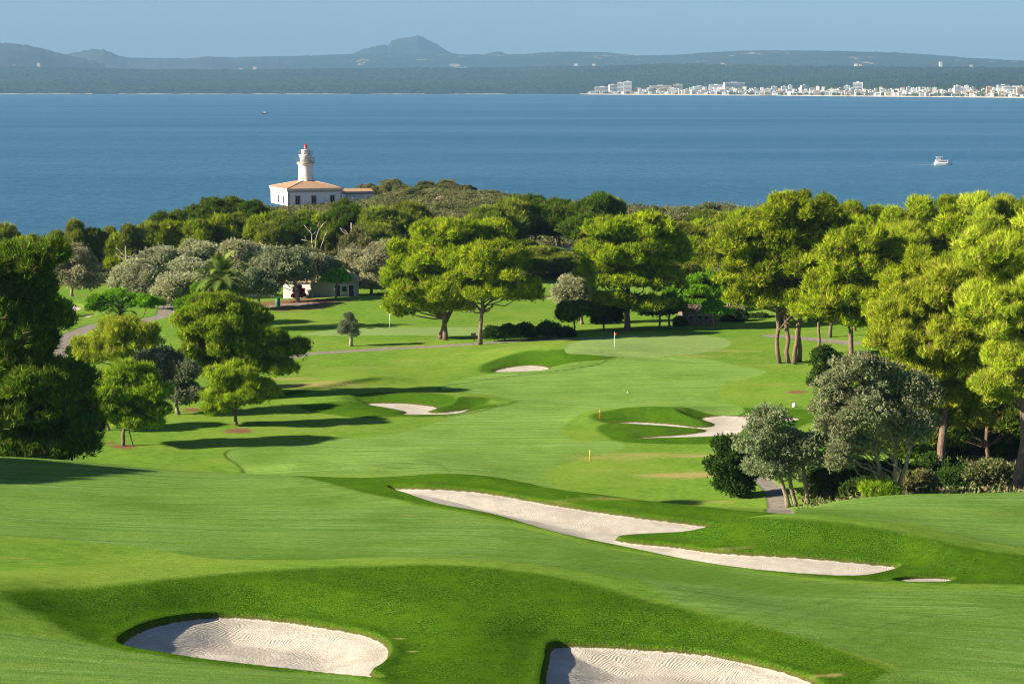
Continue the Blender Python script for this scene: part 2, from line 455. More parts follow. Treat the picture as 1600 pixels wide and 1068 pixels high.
# ------------------------------------------------------------------ material helpers
def mat(name):
    m = bpy.data.materials.new(name); m.use_nodes = True
    nt = m.node_tree; b = nt.nodes['Principled BSDF']
    b.inputs['Specular IOR Level'].default_value = .3
    return m, nt, b
class NT:
    def __init__(s, nt): s.nt = nt
    def new(s, t, **kw):
        n = s.nt.nodes.new(t)
        for k, v in kw.items(): setattr(n, k, v)
        return n
    def L(s, a, b): s.nt.links.new(a, b)
    def put(s, sock, v):
        if isinstance(v, bpy.types.NodeSocket): s.L(v, sock)
        else: sock.default_value = v
    def pos(s):
        return s.new('ShaderNodeNewGeometry').outputs['Position']
    def obj(s):
        return s.new('ShaderNodeTexCoord').outputs['Object']
    def attr(s, n):
        a = s.new('ShaderNodeAttribute'); a.attribute_name = n
        return a.outputs['Fac']
    def math(s, op, a, b=0.0, c=0.0, clamp=False):
        n = s.new('ShaderNodeMath', operation=op, use_clamp=clamp)
        s.put(n.inputs[0], a); s.put(n.inputs[1], b); s.put(n.inputs[2], c)
        return n.outputs[0]
    def scale(s, v, sx, sy, sz, rot=0.0):
        n = s.new('ShaderNodeMapping'); s.L(v, n.inputs[0])
        n.inputs['Scale'].default_value = (sx, sy, sz); n.inputs['Rotation'].default_value = (0, 0, rot)
        return n.outputs[0]
    def noise(s, v, sc, det=3.0, rough=.55, dist=0.0):
        n = s.new('ShaderNodeTexNoise'); s.L(v, n.inputs['Vector'])
        n.inputs['Scale'].default_value = sc; n.inputs['Detail'].default_value = det
        n.inputs['Roughness'].default_value = rough; n.inputs['Distortion'].default_value = dist
        return n.outputs['Fac']
    def ramp(s, f, a, b, c0=0.0, c1=1.0):
        n = s.new('ShaderNodeMapRange', interpolation_type='SMOOTHSTEP')
        s.put(n.inputs[0], f); n.inputs[1].default_value = a; n.inputs[2].default_value = b
        n.inputs[3].default_value = c0; n.inputs[4].default_value = c1
        return n.outputs[0]
    def mix(s, f, a, b, mode='MIX'):
        n = s.new('ShaderNodeMix', data_type='RGBA', blend_type=mode, clamp_factor=False)
        s.put(n.inputs[0], f)
        for i, v in ((6, a), (7, b)):
            if isinstance(v, bpy.types.NodeSocket): s.L(v, n.inputs[i])
            else: n.inputs[i].default_value = (*v, 1)
        return n.outputs[2]
    def bump(s, h, dist, st=1.0, prev=None):
        n = s.new('ShaderNodeBump'); s.L(h, n.inputs['Height'])
        n.inputs['Distance'].default_value = dist; n.inputs['Strength'].default_value = st
        if prev is not None: s.L(prev, n.inputs['Normal'])
        return n.outputs[0]
def plain(name, col, rough=.8, var=.12, sc=1.5, metal=0.0, bump=0.0):
    """a painted / masonry surface with mild mottling"""
    m, nt, b = mat(name); t = NT(nt)
    v = t.obj()
    n = t.noise(v, sc, 4)
    c = t.mix(t.ramp(n, .3, .7), tuple(x * (1 - var) for x in col), tuple(min(1, x * (1 + var)) for x in col))
    t.L(c, b.inputs['Base Color'])
    b.inputs['Roughness'].default_value = rough; b.inputs['Metallic'].default_value = metal
    if bump:
        t.L(t.bump(t.noise(v, sc * 6, 3), bump), b.inputs['Normal'])
    return m

# ------------------------------------------------------------------ ground
def ground_material():
    m, nt, b = mat("ground"); t = NT(nt)
    P = t.pos()
    fair, green, lush, sand, path, dry, soil, crease, wild = (t.attr(k) for k in ('fair', 'green', 'lush', 'sand', 'path', 'dry', 'soil', 'crease', 'wild'))
    fine = t.noise(t.scale(P, 1, 1, .3), 16, 4, .75)
    mid = t.noise(P, 1.1, 4, .6)
    big = t.noise(P, .10, 4, .6)
    # mowing streaks: long and thin, along the play
    st1 = t.noise(t.scale(P, .10, 1.6, .0, R(24)), 1.0, 4, .65)
    st2 = t.noise(t.scale(P, .06, .8, .0, R(-62)), 1.0, 3, .6)
    wig = t.math('MULTIPLY', t.math('SUBTRACT', t.noise(P, 3.0, 4, .7), .5), .30)
    # semi rough
    c = t.mix(t.ramp(mid, .3, .7), (.112, .228, .024), (.162, .285, .036))
    c = t.mix(t.ramp(big, .40, .66), c, (.185, .290, .040))
    # lush long grass on the mounds
    lf = t.ramp(t.math('ADD', lush, t.math('MULTIPLY', wig, 2.0)), .5, -.5)
    lc = t.mix(t.ramp(fine, .40, .60), (.027, .092, .006), (.086, .186, .013))
    lc = t.mix(t.ramp(t.noise(P, .55, 5, .65), .40, .72), lc, (.078, .170, .008))
    c = t.mix(lf, c, lc)
    # fairway
    ff = t.ramp(t.math('ADD', fair, wig), .22, -.22)
    fc = t.mix(t.ramp(st1, .34, .66), (.125, .248, .042), (.220, .355, .088))
    fc = t.mix(t.ramp(st2, .42, .68), fc, (.190, .315, .055))
    fc = t.mix(t.ramp(big, .45, .7), fc, (.125, .235, .034))
    fc = t.mix(t.attr('near'), fc, t.mix(1.0, fc, (.82, .85, .82), 'MULTIPLY'))     # nearer fairway: dimness of turf under low grazing sun painted into its colour
    fine2 = t.ramp(fine, .35, .65, .80, 1.15)
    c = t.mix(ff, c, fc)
    # greens
    gf = t.ramp(t.math('ADD', green, t.math('MULTIPLY', wig, .5)), .12, -.12)
    gc = t.mix(t.ramp(st1, .3, .7), (.190, .300, .085), (.245, .355, .110))
    c = t.mix(gf, c, gc)
    # straw patches
    dn = t.noise(t.scale(P, .5, 1.2, 1), .9, 5, .7)
    c = t.mix(t.ramp(t.math('ADD', dry, t.math('SUBTRACT', dn, .58)), .10, .75), c, (.34, .30, .105))
    c = t.mix(t.math('MULTIPLY', crease, t.ramp(dn, .2, .5, .25, .75)), c, (.038, .070, .016))
    mott = t.ramp(t.noise(t.scale(P, 1, 1.6, 1, R(15)), 2.4, 6, .8), .36, .66, .84, 1.12)
    c = t.mix(1.0, c, t.mix(mott, (0, 0, 0), (1, 1, 1)), 'MULTIPLY')
    c = t.mix(1.0, c, t.mix(fine2, (0, 0, 0), (1, 1, 1)), 'MULTIPLY')
    # wild scrubby soil beyond the course
    wc = t.mix(t.ramp(t.noise(P, .35, 5, .7), .35, .65), (.052, .062, .022), (.115, .095, .050))
    c = t.mix(wild, c, wc)
    c = t.mix(t.ramp(t.math('ADD', soil, t.math('SUBTRACT', dn, .5)), .35, .65), c, (.20, .115, .060))
    # paths
    pc = t.mix(t.ramp(t.noise(P, 2.0, 4, .6), .3, .7), (.20, .178, .150), (.28, .25, .215))
    c = t.mix(t.ramp(t.math('ADD', path, t.math('MULTIPLY', wig, .3)), .05, -.05), c, pc)
    # sand, raked
    sn = t.noise(P, 1.6, 5, .7)
    sc = t.mix(t.ramp(sn, .3, .7), (.45, .415, .350), (.56, .525, .455))
    sc = t.mix(t.ramp(t.noise(P, .5, 4, .6), .42, .66, 0, .6), sc, (.40, .355, .29))
    sf = t.ramp(t.math('ADD', sand, t.math('MULTIPLY', wig, .45)), -.115, -.165)
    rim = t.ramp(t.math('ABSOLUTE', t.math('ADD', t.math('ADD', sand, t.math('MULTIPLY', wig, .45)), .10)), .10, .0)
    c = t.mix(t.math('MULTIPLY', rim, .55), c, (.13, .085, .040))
    c = t.mix(sf, c, sc)
    t.L(c, b.inputs['Base Color'])
    b.inputs['Roughness'].default_value = .95
    b.inputs['Specular IOR Level'].default_value = .0
    # relief
    w = t.new('ShaderNodeTexWave', wave_type='BANDS', bands_direction='X')
    t.L(t.scale(P, 1, 1, 0, R(35)), w.inputs['Vector'])
    w.inputs['Scale'].default_value = 2.6; w.inputs['Distortion'].default_value = 16.0
    w.inputs['Detail'].default_value = 1.5; w.inputs['Detail Scale'].default_value = .35
    rake = t.math('MULTIPLY', w.outputs['Fac'], sf)
    rough_s = t.math('MULTIPLY', t.noise(P, 5.0, 5, .75), sf)
    grass_amt = t.math('ADD', t.math('MULTIPLY', lf, .8), .35)
    grass_amt = t.math('MULTIPLY', grass_amt, t.math('SUBTRACT', 1.0, sf))
    g = t.math('MULTIPLY', t.noise(t.scale(P, 1, 1, .4), 11, 4, .8), grass_amt)
    bm = t.bump(g, .15, .9)
    bm = t.bump(rough_s, .12, .8, bm)
    bm = t.bump(t.math('MULTIPLY', rake, t.ramp(t.noise(P, .35, 3), .38, .55)), .018, 1.0, bm)
    t.L(bm, b.inputs['Normal'])
    return m
M_GROUND = ground_material()

def build_ground():
    th = np.concatenate([np.linspace(-R(34), -R(16.2), 150)[:-1], np.linspace(-R(16.2), R(16.2), 1050), np.linspace(R(16.2), R(34), 150)[1:]])
    rr = [14.0]
    while rr[-1] < 640:
        r = rr[-1]
        if r < 50: d = .8
        elif r < 57: d = .3
        elif r < 84: d = .115
        elif r < 130: d = .115 + (r - 84) * .0035
        elif r < 300: d = .28 + (r - 130) * .0026
        else: d = .72 + (r - 300) * .012
        rr.append(r + d)
    rr = np.array(rr)
    nr, nth = len(rr), len(th)
    Rr, Th = np.meshgrid(rr, th, indexing='ij')
    X = Rr * np.sin(Th) / np.cos(Th) * .985; Y = Rr.copy()
    # broad form on a coarse lattice, then interpolated
    ri = np.arange(0, nr, 4); ri = np.append(ri, nr - 1) if ri[-1] != nr - 1 else ri
    ti = np.arange(0, nth, 4); ti = np.append(ti, nth - 1) if ti[-1] != nth - 1 else ti
    Zc = base_h(X[np.ix_(ri, ti)], Y[np.ix_(ri, ti)])
    tmp = np.array([np.interp(np.arange(nth), ti, row) for row in Zc])
    Z = np.array([np.interp(np.arange(nr), ri, tmp[:, j]) for j in range(nth)]).T
    S = [poly_sdf(p, X, Y) for p in BP]
    Z = Z + mounds(X, Y) * sstep(-.4, 2.8, np.minimum.reduce(S))
    soft = .2 / (.2 + np.maximum(0, Y - 85) * .0042)      # the lip widens with the size of the lattice
    S = [s_ * soft for s_ in S]
    Z -= bunker_cut(X, Y, S)
    sand = np.minimum.reduce(S)
    fair = np.minimum.reduce([poly_sdf(p, X, Y) for p in FAIR])
    green = np.minimum.reduce([poly_sdf(p, X, Y) for p in GREEN])
    lush = np.minimum.reduce([poly_sdf(p, X, Y) for p in LUSH])
    for k in (2, 4, 5, 6):                                   # long grass on the bank behind each bunker
        lush = np.minimum(lush, poly_sdf(BP[k] + np.array([0.0, 1.6]), X, Y) - 1.35)
    path = np.minimum.reduce([line_dist(p, X, Y) - w for p, w in PW])
    Z -= .05 * sstep(.15, -.1, path)
    crease = np.zeros(X.shape)
    for c in CW:
        crease = np.maximum(crease, np.exp(-(line_dist(c, X, Y, 3.0) / .17) ** 2))
    for c in TW:
        crease = np.maximum(crease, .30 * np.exp(-(line_dist(c, X, Y, 3.0) / .10) ** 2))
        crease = np.maximum(crease, .22 * np.exp(-((line_dist(c, X, Y, 3.0) - 1.1) / .10) ** 2))
    dry = np.zeros(X.shape)
    for p, a, b, s in DW:
        dry = np.maximum(dry, s * np.exp(-((X - p[0]) / a) ** 2 - ((Y - p[1]) / b) ** 2))
    soil = np.zeros(X.shape)
    for p, r, s in SW:
        soil = np.maximum(soil, s * np.exp(-((X - p[0]) ** 2 + (Y - p[1]) ** 2) / r ** 2))
    far = sstep(322, 334, Y + 6 * vnoise(X, Y, 9, 5))
    side = sstep(0, 1, np.clip((X - (.21 * Y + 1)) / 4 + vnoise(X, Y, 6, 3), 0, 1)) * sstep(134, 138, Y)
    lef = sstep(0, 1, np.clip((-X - (.245 * Y)) / 4 + vnoise(X, Y, 6, 4), 0, 1)) * sstep(134, 138, Y) * (1 - sstep(200, 215, Y))
    wild = np.maximum(np.maximum(far, side), lef)
    # small unevenness; the coast falls to the sea
    Z += (.05 * vnoise(X, Y, 2.6, 1) + .09 * vnoise(X, Y, 6.0, 2)) * (1 - sstep(.1, -.3, green)) * sstep(-.3, .5, sand)
    Z += .03 * vnoise(X, Y, .55, 8) * sstep(.3, -.4, lush) * sstep(-.05, .25, sand)
    Z += .045 * vnoise(X, Y, .9, 9) * sstep(-.15, -.5, sand)
    Z += wild * (1.1 * vnoise(X, Y, 9, 11) + .5 * vnoise(X, Y, 3, 12)) * sstep(330, 350, Y)
    coast = 505 + 14 * vnoise(X, Y * 0, 30, 21) + 8 * vnoise(X, Y * 0, 9, 22)
    coast = coast - 90 * sstep(-58, -84, X) - 45 * sstep(20, 40, X) * (1 - sstep(70, 90, X)) * .4 - 60 * sstep(75, 120, X)
    coast = coast + 25 * np.exp(-((X + 48) / 16) ** 2)
    k = sstep(-14, 8, Y - coast)
    Z = Z * (1 - k) - 3.0 * k
    idx = (np.arange(nr - 1)[:, None] * nth + np.arange(nth - 1)[None]).ravel()
    Fc = np.stack([idx, idx + 1, idx + nth + 1, idx + nth], 1)
    V = np.stack([X.ravel(), Y.ravel(), Z.ravel()], 1)
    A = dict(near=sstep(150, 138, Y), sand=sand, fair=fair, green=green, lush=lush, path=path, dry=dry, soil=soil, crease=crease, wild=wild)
    A = {k_: v.ravel() for k_, v in A.items()}
    # normals of the whole sheet, so that the sand and the turf shade alike where they meet
    gy, gx = np.gradient(Z, axis=0), np.gradient(Z, axis=1)
    du = np.stack([np.gradient(X, axis=0), np.gradient(Y, axis=0), gy], -1)
    dv = np.stack([np.gradient(X, axis=1), np.gradient(Y, axis=1), gx], -1)
    Nn = np.cross(dv, du); Nn /= np.linalg.norm(Nn, axis=-1, keepdims=True)
    Nn = Nn.reshape(-1, 3)
    fs = sand.ravel()[Fc].max(1)
    bid = np.zeros(len(Fc), int)
    for i, s in enumerate(S):
        bid[s.ravel()[Fc].max(1) < -.30] = i + 1
    pathm = (path.ravel()[Fc].max(1) < -.12) & (bid == 0)
    bid[pathm] = 100
    green_m = (green.ravel()[Fc].max(1) < -.15) & (bid == 0)
    bid[green_m] = 101
    def piece(name, sel, label=None):
        f = Fc[sel]; used, inv = np.unique(f, return_inverse=True)
        me = np_mesh(name, V[used], inv.reshape(f.shape), 4, True, {k_: v[used] for k_, v in A.items()})
        me.normals_split_custom_set_from_vertices(Nn[used].astype(np.float32).tolist())
        o = link(name, me, M_GROUND)
        tag(o, label, None, None, 'structure')
        return o
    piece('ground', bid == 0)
    piece('path', bid == 100)
    piece('putting_green', bid == 101)
    for i in range(len(BP)):
        if (bid == i + 1).any():
            piece('sand_bunker', bid == i + 1)
build_ground()

# ------------------------------------------------------------------ sea
def sea():
    m, nt, b = mat("sea_water"); t = NT(nt)
    P = t.pos()
    slick = t.noise(t.scale(P, .0009, .0040, 0, R(4)), 1.0, 7, .62)
    w1 = t.noise(t.scale(P, .30, .62, 1, R(-8)), 1.0, 6, .80)
    w2 = t.noise(t.scale(P, .030, .075, 1, R(12)), 1.0, 4, .65)
    c = t.mix(t.ramp(slick, .30, .70), (.031, .140, .243), (.066, .200, .310))
    c = t.mix(t.ramp(w1, .40, .62), c, (.010, .075, .155))
    t.L(c, b.inputs['Base Color'])
    t.L(t.ramp(slick, .35, .68, .34, .28), b.inputs['Roughness'])
    b.inputs['IOR'].default_value = 1.33
    b.inputs['Specular IOR Level'].default_value = .5
    bm = t.bump(w1, 1.2, .8)
    bm = t.bump(w2, 7.0, .55, bm)
    t.L(bm, b.inputs['Normal'])
    th = np.linspace(-R(40), R(40), 41); rr = 380 * (27000 / 380) ** np.linspace(0, 1, 60)
    Rr, Th = np.meshgrid(rr, th, indexing='ij')
    V = np.stack([(Rr * np.tan(Th)).ravel(), Rr.ravel(), np.zeros(Rr.size)], 1)
    n = len(th); idx = (np.arange(len(rr) - 1)[:, None] * n + np.arange(n - 1)[None]).ravel()
    o = link('sea', np_mesh('sea', V, np.stack([idx, idx + 1, idx + n + 1, idx + n], 1), 4, True), m)
    tag(o, kind='structure')
sea()

# ------------------------------------------------------------------ the far shore and its hills
def shore_Y(px):
    y = np.interp(px, [-200, 0, 800, 900, 1200, 1600, 1900], [147.2, 147.2, 147.2, 147.5, 149.6, 153.0, 155.5])
    dz = np.array([ray(800, yy)[1] for yy in np.atleast_1d(y)])
    return -CAM_Z / dz
RIDGE_MID = [(-300, 90), (0, 88), (100, 88), (200, 91), (300, 92), (330, 90), (370, 92), (450, 89), (520, 86), (560, 85), (700, 87), (800, 85), (870, 82), (950, 84), (990, 88), (1050, 87), (1150, 80), (1200, 79), (1300, 82), (1400, 85), (1500, 92), (1600, 97), (1900, 102)]
LOW_TOP = [(-300, 110), (0, 109), (200, 113), (400, 113), (600, 112), (800, 109), (900, 107), (1000, 106), (1200, 108), (1400, 109), (1600, 112), (1900, 112)]
HILLS = [
    ('hill', 14500, [(-320, 96), (-200, 82), (-100, 72), (-30, 69), (0, 66), (20, 67), (40, 69), (60, 73), (85, 80), (110, 86), (140, 92), (170, 100)]),
    ('hill', 17500, [(80, 100), (110, 85), (130, 81), (145, 78), (160, 76.5), (172, 79), (185, 84), (205, 91), (240, 94), (290, 92), (330, 89), (360, 92), (420, 90), (470, 96)]),
    ('mountain', 21000, [(520, 100), (550, 85), (562, 80), (575, 75), (590, 71), (603, 69), (608, 72), (614, 63), (625, 60), (640, 59), (648, 57), (655, 55), (662, 57), (672, 63), (684, 70), (694, 76), (706, 82), (740, 92), (770, 100)]),
    ('hill', 20000, [(745, 96), (760, 84), (770, 81), (776, 80.5), (784, 82), (800, 90), (815, 96)]),
]
def far_mat(name, cols, sc, fields=False):
    m, nt, b = mat(name); t = NT(nt)
    P = t.pos()
    n1 = t.noise(P, sc, 5, .7); n2 = t.noise(t.scale(P, 1, .45, 0), sc * .12, 4, .6)
    c = t.mix(t.ramp(n1, .35, .65), cols[0], cols[1])
    c = t.mix(t.ramp(n2, .42, .62), c, cols[2])
    c = t.mix(t.ramp(t.noise(t.scale(P, .0012, .0022, 0), 1.0, 3, .6), .40, .62, 0, .75), c, cols[0])
    if fields:
        f = t.math('MULTIPLY', t.attr('mid'), t.ramp(t.noise(t.scale(P, .0028, .0011, 0), 1.0, 4, .65), .60, .66))
        c = t.mix(f, c, (.34, .27, .18))
    c = t.mix(t.attr('beach'), c, (.42, .33, .24))
    t.L(c, b.inputs['Base Color']); b.inputs['Roughness'].default_value = 1.0
    b.inputs['Specular IOR Level'].default_value = .05
    return m
def far_land():
    pxs = np.linspace(-260, 1860, 1500)
    sY = np.interp(pxs, np.linspace(-260, 1860, 60), [shore_Y(p)[0] for p in np.linspace(-260, 1860, 60)])
    sY = sY + 40 * vnoise(pxs, pxs * 0, 60, 3) + 15 * vnoise(pxs, pxs * 0, 14, 4)
    low = np.interp(pxs, *zip(*LOW_TOP)) ; mid = np.interp(pxs, *zip(*RIDGE_MID))
    tv = np.array([(0.0), *np.linspace(.004, 1.0, 230)])
    Xs, Ys, Zs, beach, midm = [], [], [], [], []
    u = (pxs - 800) / F
    def zt(y, Y):   # height that shows at row y
        v = (534 - y) / F
        return CAM_Z + (-SP + v * CP) / (CP + v * SP) * Y
    for t in tv:
        if t < .55:
            s = t / .55; Y = sY + s * 3300
            zlow = zt(low, sY + 3300)
            Z = 1.0 + zlow * (s ** 1.25) * .97
            Z += 16 * sstep(.03, .12, s) * 1
        else:
            s = (t - .55) / .45; Y = sY + 3300 + s * 7200
            zl = zt(low, sY + 3300) + 1 + 16; zm = zt(mid, sY + 10500)
            Z = zl * (1 - .5 * float(sstep(0, .25, s))) + (zm - zl * .5) * float(sstep(.15, 1.0, s))
        Xs.append(u * Y); Ys.append(Y); Zs.append(Z)
        tt = np.full(len(pxs), t)
        beach.append(((tt < .006) * 1.0) * (vnoise(pxs, pxs * 0, 40, 9) > -.25))
        midm.append(np.full(len(pxs), float(sstep(.5, .62, t))))
    X = np.array(Xs); Y = np.array(Ys); Z = np.array(Zs)
    fr = np.minimum(1, tv[:, None] / .02)
    town = sstep(890, 930, pxs)[None] * (1 - sstep(.06, .10, tv))[:, None]
    rough = (13 * vnoise(X, Y, 26, 1) + 12 * vnoise(X, Y, 55, 2) + 9 * np.abs(vnoise(X, Y, 16, 6)))
    Z = Z + fr * (1 - town) * rough * (1 - .35 * (tv > .55))[:, None] + fr * 22 * vnoise(X, Y, 900, 5) * sstep(.15, .4, tv)[:, None]
    Z = Z * (1 - town * .0) - town * 16 * sstep(.03, .12, tv / .55)[:, None]
    last = np.stack([X[-1] * 1.02, Y[-1] * 1.02, np.full(len(pxs), -5.0)], 1)
    V = np.concatenate([np.stack([X.ravel(), Y.ravel(), Z.ravel()], 1), last])
    n = len(pxs); rws = len(tv) + 1
    first = V[:n].copy(); 
    V[:n, 2] = -1.0
    idx = (np.arange(rws - 1)[:, None] * n + np.arange(n - 1)[None]).ravel()
    Fc = np.stack([idx, idx + 1, idx + n + 1, idx + n], 1)
    A = dict(beach=np.append(np.array(beach).ravel(), np.zeros(n)), mid=np.append(np.array(midm).ravel(), np.zeros(n)))
    m = far_mat('far_woodland', ((.006, .014, .006), (.034, .052, .016), (.018, .034, .012)), .03, True)
    o = link('far_wooded_shore', np_mesh('far_wooded_shore', V, Fc, 4, False, A), m)
    tag(o, kind='structure')
    mm = far_mat('far_hills', ((.014, .020, .015), (.038, .042, .030), (.06, .06, .05)), .004)
    for name, D, line in HILLS:
        lx = np.array([p[0] for p in line], float); ly = np.array([p[1] for p in line], float)
        q = np.linspace(lx[0], lx[-1], 150)
        top = zt(np.interp(q, lx, ly), D)
        jit = (14 * vnoise(q, q * 0, 6, 31) + 8 * vnoise(q, q * 0, 2.5, 32)) * np.clip((top - 60) / 150, 0, 1)
        rows = []
        prof = np.concatenate([np.linspace(-1, 0, 60), np.linspace(.08, 1, 10)])
        Dp = 3200.0
        for s in prof:
            Yq = D + s * Dp
            h = (1 - abs(s)) ** 1.15
            tp = top + jit * h ** 8
            nz = 90 * vnoise((q - 800) / F * Yq, np.full(len(q), Yq), 700, 41) + 45 * vnoise((q - 800) / F * Yq, np.full(len(q), Yq), 260, 42) + 40 * np.abs(vnoise((q - 800) / F * Yq, np.full(len(q), Yq), 130, 43))
            z = tp * h - np.abs(nz) * min(1, 3 * (1 - h)) * h - 12 * (1 - h)
            rows.append(np.stack([(q - 800) / F * Yq, np.full(len(q), Yq), z], 1))
        V = np.concatenate(rows); n = len(q)
        idx = (np.arange(len(prof) - 1)[:, None] * n + np.arange(n - 1)[None]).ravel()
        o = link(name, np_mesh(name, V, np.stack([idx, idx + 1, idx + n + 1, idx + n], 1), 4, True, dict(beach=np.zeros(len(V)))), mm)
        tag(o, kind='structure')
far_land()

# ------------------------------------------------------------------ air over the bay
def haze():
    m = bpy.data.materials.new('haze'); m.use_nodes = True
    nt = m.node_tree; nt.nodes.clear()
    out = nt.nodes.new('ShaderNodeOutputMaterial'); v = nt.nodes.new('ShaderNodeVolumePrincipled')
    v.inputs['Color'].default_value = (.228, .438, .665, 1)
    v.inputs['Density'].default_value = 5.9e-5
    v.inputs['Anisotropy'].default_value = .0
    nt.links.new(v.outputs[0], out.inputs['Volume'])
    b = MB().box(-22000, 22000, -60, 27200, -4.0, 640)
    o = b.build('haze', m)
    tag(o, kind='stuff')
haze()

# ------------------------------------------------------------------ plants: materials
def leaf_mat(name, dark, light, tip, brown, transl=.24, bfrac=.06, hue=.03):
    m = bpy.data.materials.new(name); m.use_nodes = True
    nt = m.node_tree; nt.nodes.clear(); t = NT(nt)
    out = t.new('ShaderNodeOutputMaterial')
    tint = t.attr('tint')
    oi = t.new('ShaderNodeObjectInfo').outputs['Random']
    c = t.mix(t.ramp(tint, .0, .5), dark, light)
    c = t.mix(t.ramp(tint, .5, 1.0), c, tip)
    c = t.mix(t.ramp(tint, 1.05, 1.10), c, brown)
    c = t.mix(t.ramp(t.noise(t.obj(), .45, 3, .6), .42, .68, 0, .45), c, tuple(a * .8 + b * .2 for a, b in zip(dark, brown)))
    hs = t.new('ShaderNodeHueSaturation')
    t.L(c, hs.inputs['Color'])
    t.L(t.ramp(oi, 0, 1, .5 - hue * .5, .5 + hue * .35), hs.inputs['Hue'])
    t.L(t.ramp(t.math('FRACT', t.math('MULTIPLY', oi, 7.3)), 0, 1, .80, 1.12), hs.inputs['Value'])
    c = hs.outputs[0]
    d = t.new('ShaderNodeBsdfDiffuse'); t.L(c, d.inputs[0])
    tr = t.new('ShaderNodeBsdfTranslucent')
    t.L(t.mix(.15, c, tip), tr.inputs[0])
    mx = t.new('ShaderNodeMixShader'); mx.inputs[0].default_value = transl
    t.L(d.outputs[0], mx.inputs[1]); t.L(tr.outputs[0], mx.inputs[2])
    t.L(mx.outputs[0], out.inputs['Surface'])
    return m
def bark_mat(name, c1, c2):
    m, nt, b = mat(name); t = NT(nt)
    v = t.obj()
    n = t.noise(t.scale(v, 1, 1, .25), 7, 5, .75)
    t.L(t.mix(t.ramp(n, .3, .7), c1, c2), b.inputs['Base Color'])
    b.inputs['Roughness'].default_value = .95
    t.L(t.bump(n, .09, 1.0), b.inputs['Normal'])
    return m
M = {}
M['pine'] = leaf_mat('pine_needles', (.048, .105, .006), (.275, .385, .012), (.540, .620, .028), (.26, .17, .07), hue=.008)
M['pine_mid'] = leaf_mat('mid_pine_needles', (.055, .095, .012), (.200, .270, .024), (.400, .450, .050), (.24, .17, .08))
M['pine_young'] = leaf_mat('young_pine_needles', (.055, .125, .010), (.270, .430, .018), (.520, .660, .045), (.26, .18, .08), hue=.01)
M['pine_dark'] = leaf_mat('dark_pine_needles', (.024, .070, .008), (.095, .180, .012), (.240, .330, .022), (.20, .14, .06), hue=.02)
M['pine_pale'] = leaf_mat('pale_pine_needles', (.115, .185, .012), (.400, .510, .030), (.700, .770, .070), (.38, .26, .13), hue=.012)
M['pine_bright'] = leaf_mat('stone_pine_needles', (0.050, 0.176, 0.007), (0.143, 0.385, 0.013), (0.237, 0.506, 0.028), (0.110, 0.143, 0.022))
M['olive'] = leaf_mat('olive_leaves', (.170, .190, .085), (.480, .510, .285), (.720, .750, .480), (.34, .25, .15), .2)
M['olive_near'] = leaf_mat('grey_olive_leaves', (.090, .122, .052), (.260, .325, .155), (.450, .530, .285), (.26, .19, .12), .18)
M['olive_dark'] = leaf_mat('dark_olive_leaves', (.105, .150, .070), (.285, .350, .180), (.480, .540, .310), (.25, .19, .12), .2)
M['scrub'] = leaf_mat('scrub_leaves', (0.081, 0.112, 0.031), (0.194, 0.225, 0.073), (0.312, 0.319, 0.138), (0.275, 0.200, 0.125), .15)
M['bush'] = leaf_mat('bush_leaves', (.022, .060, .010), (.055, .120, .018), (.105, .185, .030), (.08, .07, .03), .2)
M['palm'] = leaf_mat('palm_leaves', (.060, .110, .018), (.120, .210, .034), (.260, .340, .070), (.26, .18, .06), .2)
M['flower'] = leaf_mat('bougainvillea_leaves', (.09, .012, .03), (.16, .02, .055), (.20, .03, .08), (.05, .07, .02), .2)
M['bark'] = bark_mat('pine_bark', (.095, .060, .040), (.27, .195, .145))
M['bark_olive'] = bark_mat('olive_bark', (.14, .115, .085), (.36, .30, .225))
M['bark_dead'] = bark_mat('dead_wood', (.34, .29, .25), (.55, .50, .45))
M['bark_palm'] = bark_mat('palm_bark', (.16, .09, .05), (.34, .20, .11))

# ------------------------------------------------------------------ plants: geometry
def unit(v):
    return v / (np.linalg.norm(v, axis=-1, keepdims=True) + 1e-9)
def puffs_from_lobes(rg, lobes, pr, cover=1.0, skip_low=-.35):
    """spread foliage clumps over the skin of big crown lobes; lobes rows: cx cy cz rx ry rz"""
    out = []
    L2 = []
    for L in lobes:
        L2.append(L)
        for _ in range(3):                                   # smaller offshoots break the outline of each lobe
            d = unit(rg.normal(size=3)); d[2] = abs(d[2]) * .9 - .15
            L = np.array(L, float); f = rg.uniform(.28, .45)
            L2.append(np.concatenate([L[:3] + d * L[3:6] * rg.uniform(.8, 1.02), L[3:6] * f * rg.uniform(.8, 1.2, 3)]))
    for L in L2:
        L = np.array(L, float); c, r = L[:3], L[3:6]
        area = 4 * math.pi * ((r[0] * r[1]) ** 1.6 / 3 + (r[0] * r[2]) ** 1.6 / 3 + (r[1] * r[2]) ** 1.6 / 3) ** (1 / 1.6)
        n = max(6, int(cover * area / (math.pi * pr ** 2) * .80))
        d = unit(rg.normal(size=(n * 2, 3)))
        d = d[d[:, 2] > skip_low + .25 * rg.random(len(d))][:n]
        k = .52 + .58 * rg.random((len(d), 1)) ** .75
        p = c + d * r * k
        s = pr * (.50 + .75 * rg.random((len(d), 1)) ** 1.5)
        out.append(np.concatenate([p, s * (.9 + .3 * rg.random((len(d), 1))), s * (.9 + .3 * rg.random((len(d), 1))), s * (.70 + .25 * rg.random((len(d), 1)))], 1))
        ni = max(2, n // 4)                                  # some clumps inside, so that the crown is not hollow
        d = unit(rg.normal(size=(ni, 3))); p = c + d * r * .45 * rg.random((ni, 1)) ** .5
        s = pr * (.9 + .4 * rg.random((ni, 1)))
        out.append(np.concatenate([p, s, s, s * .8], 1))
    return np.concatenate(out)
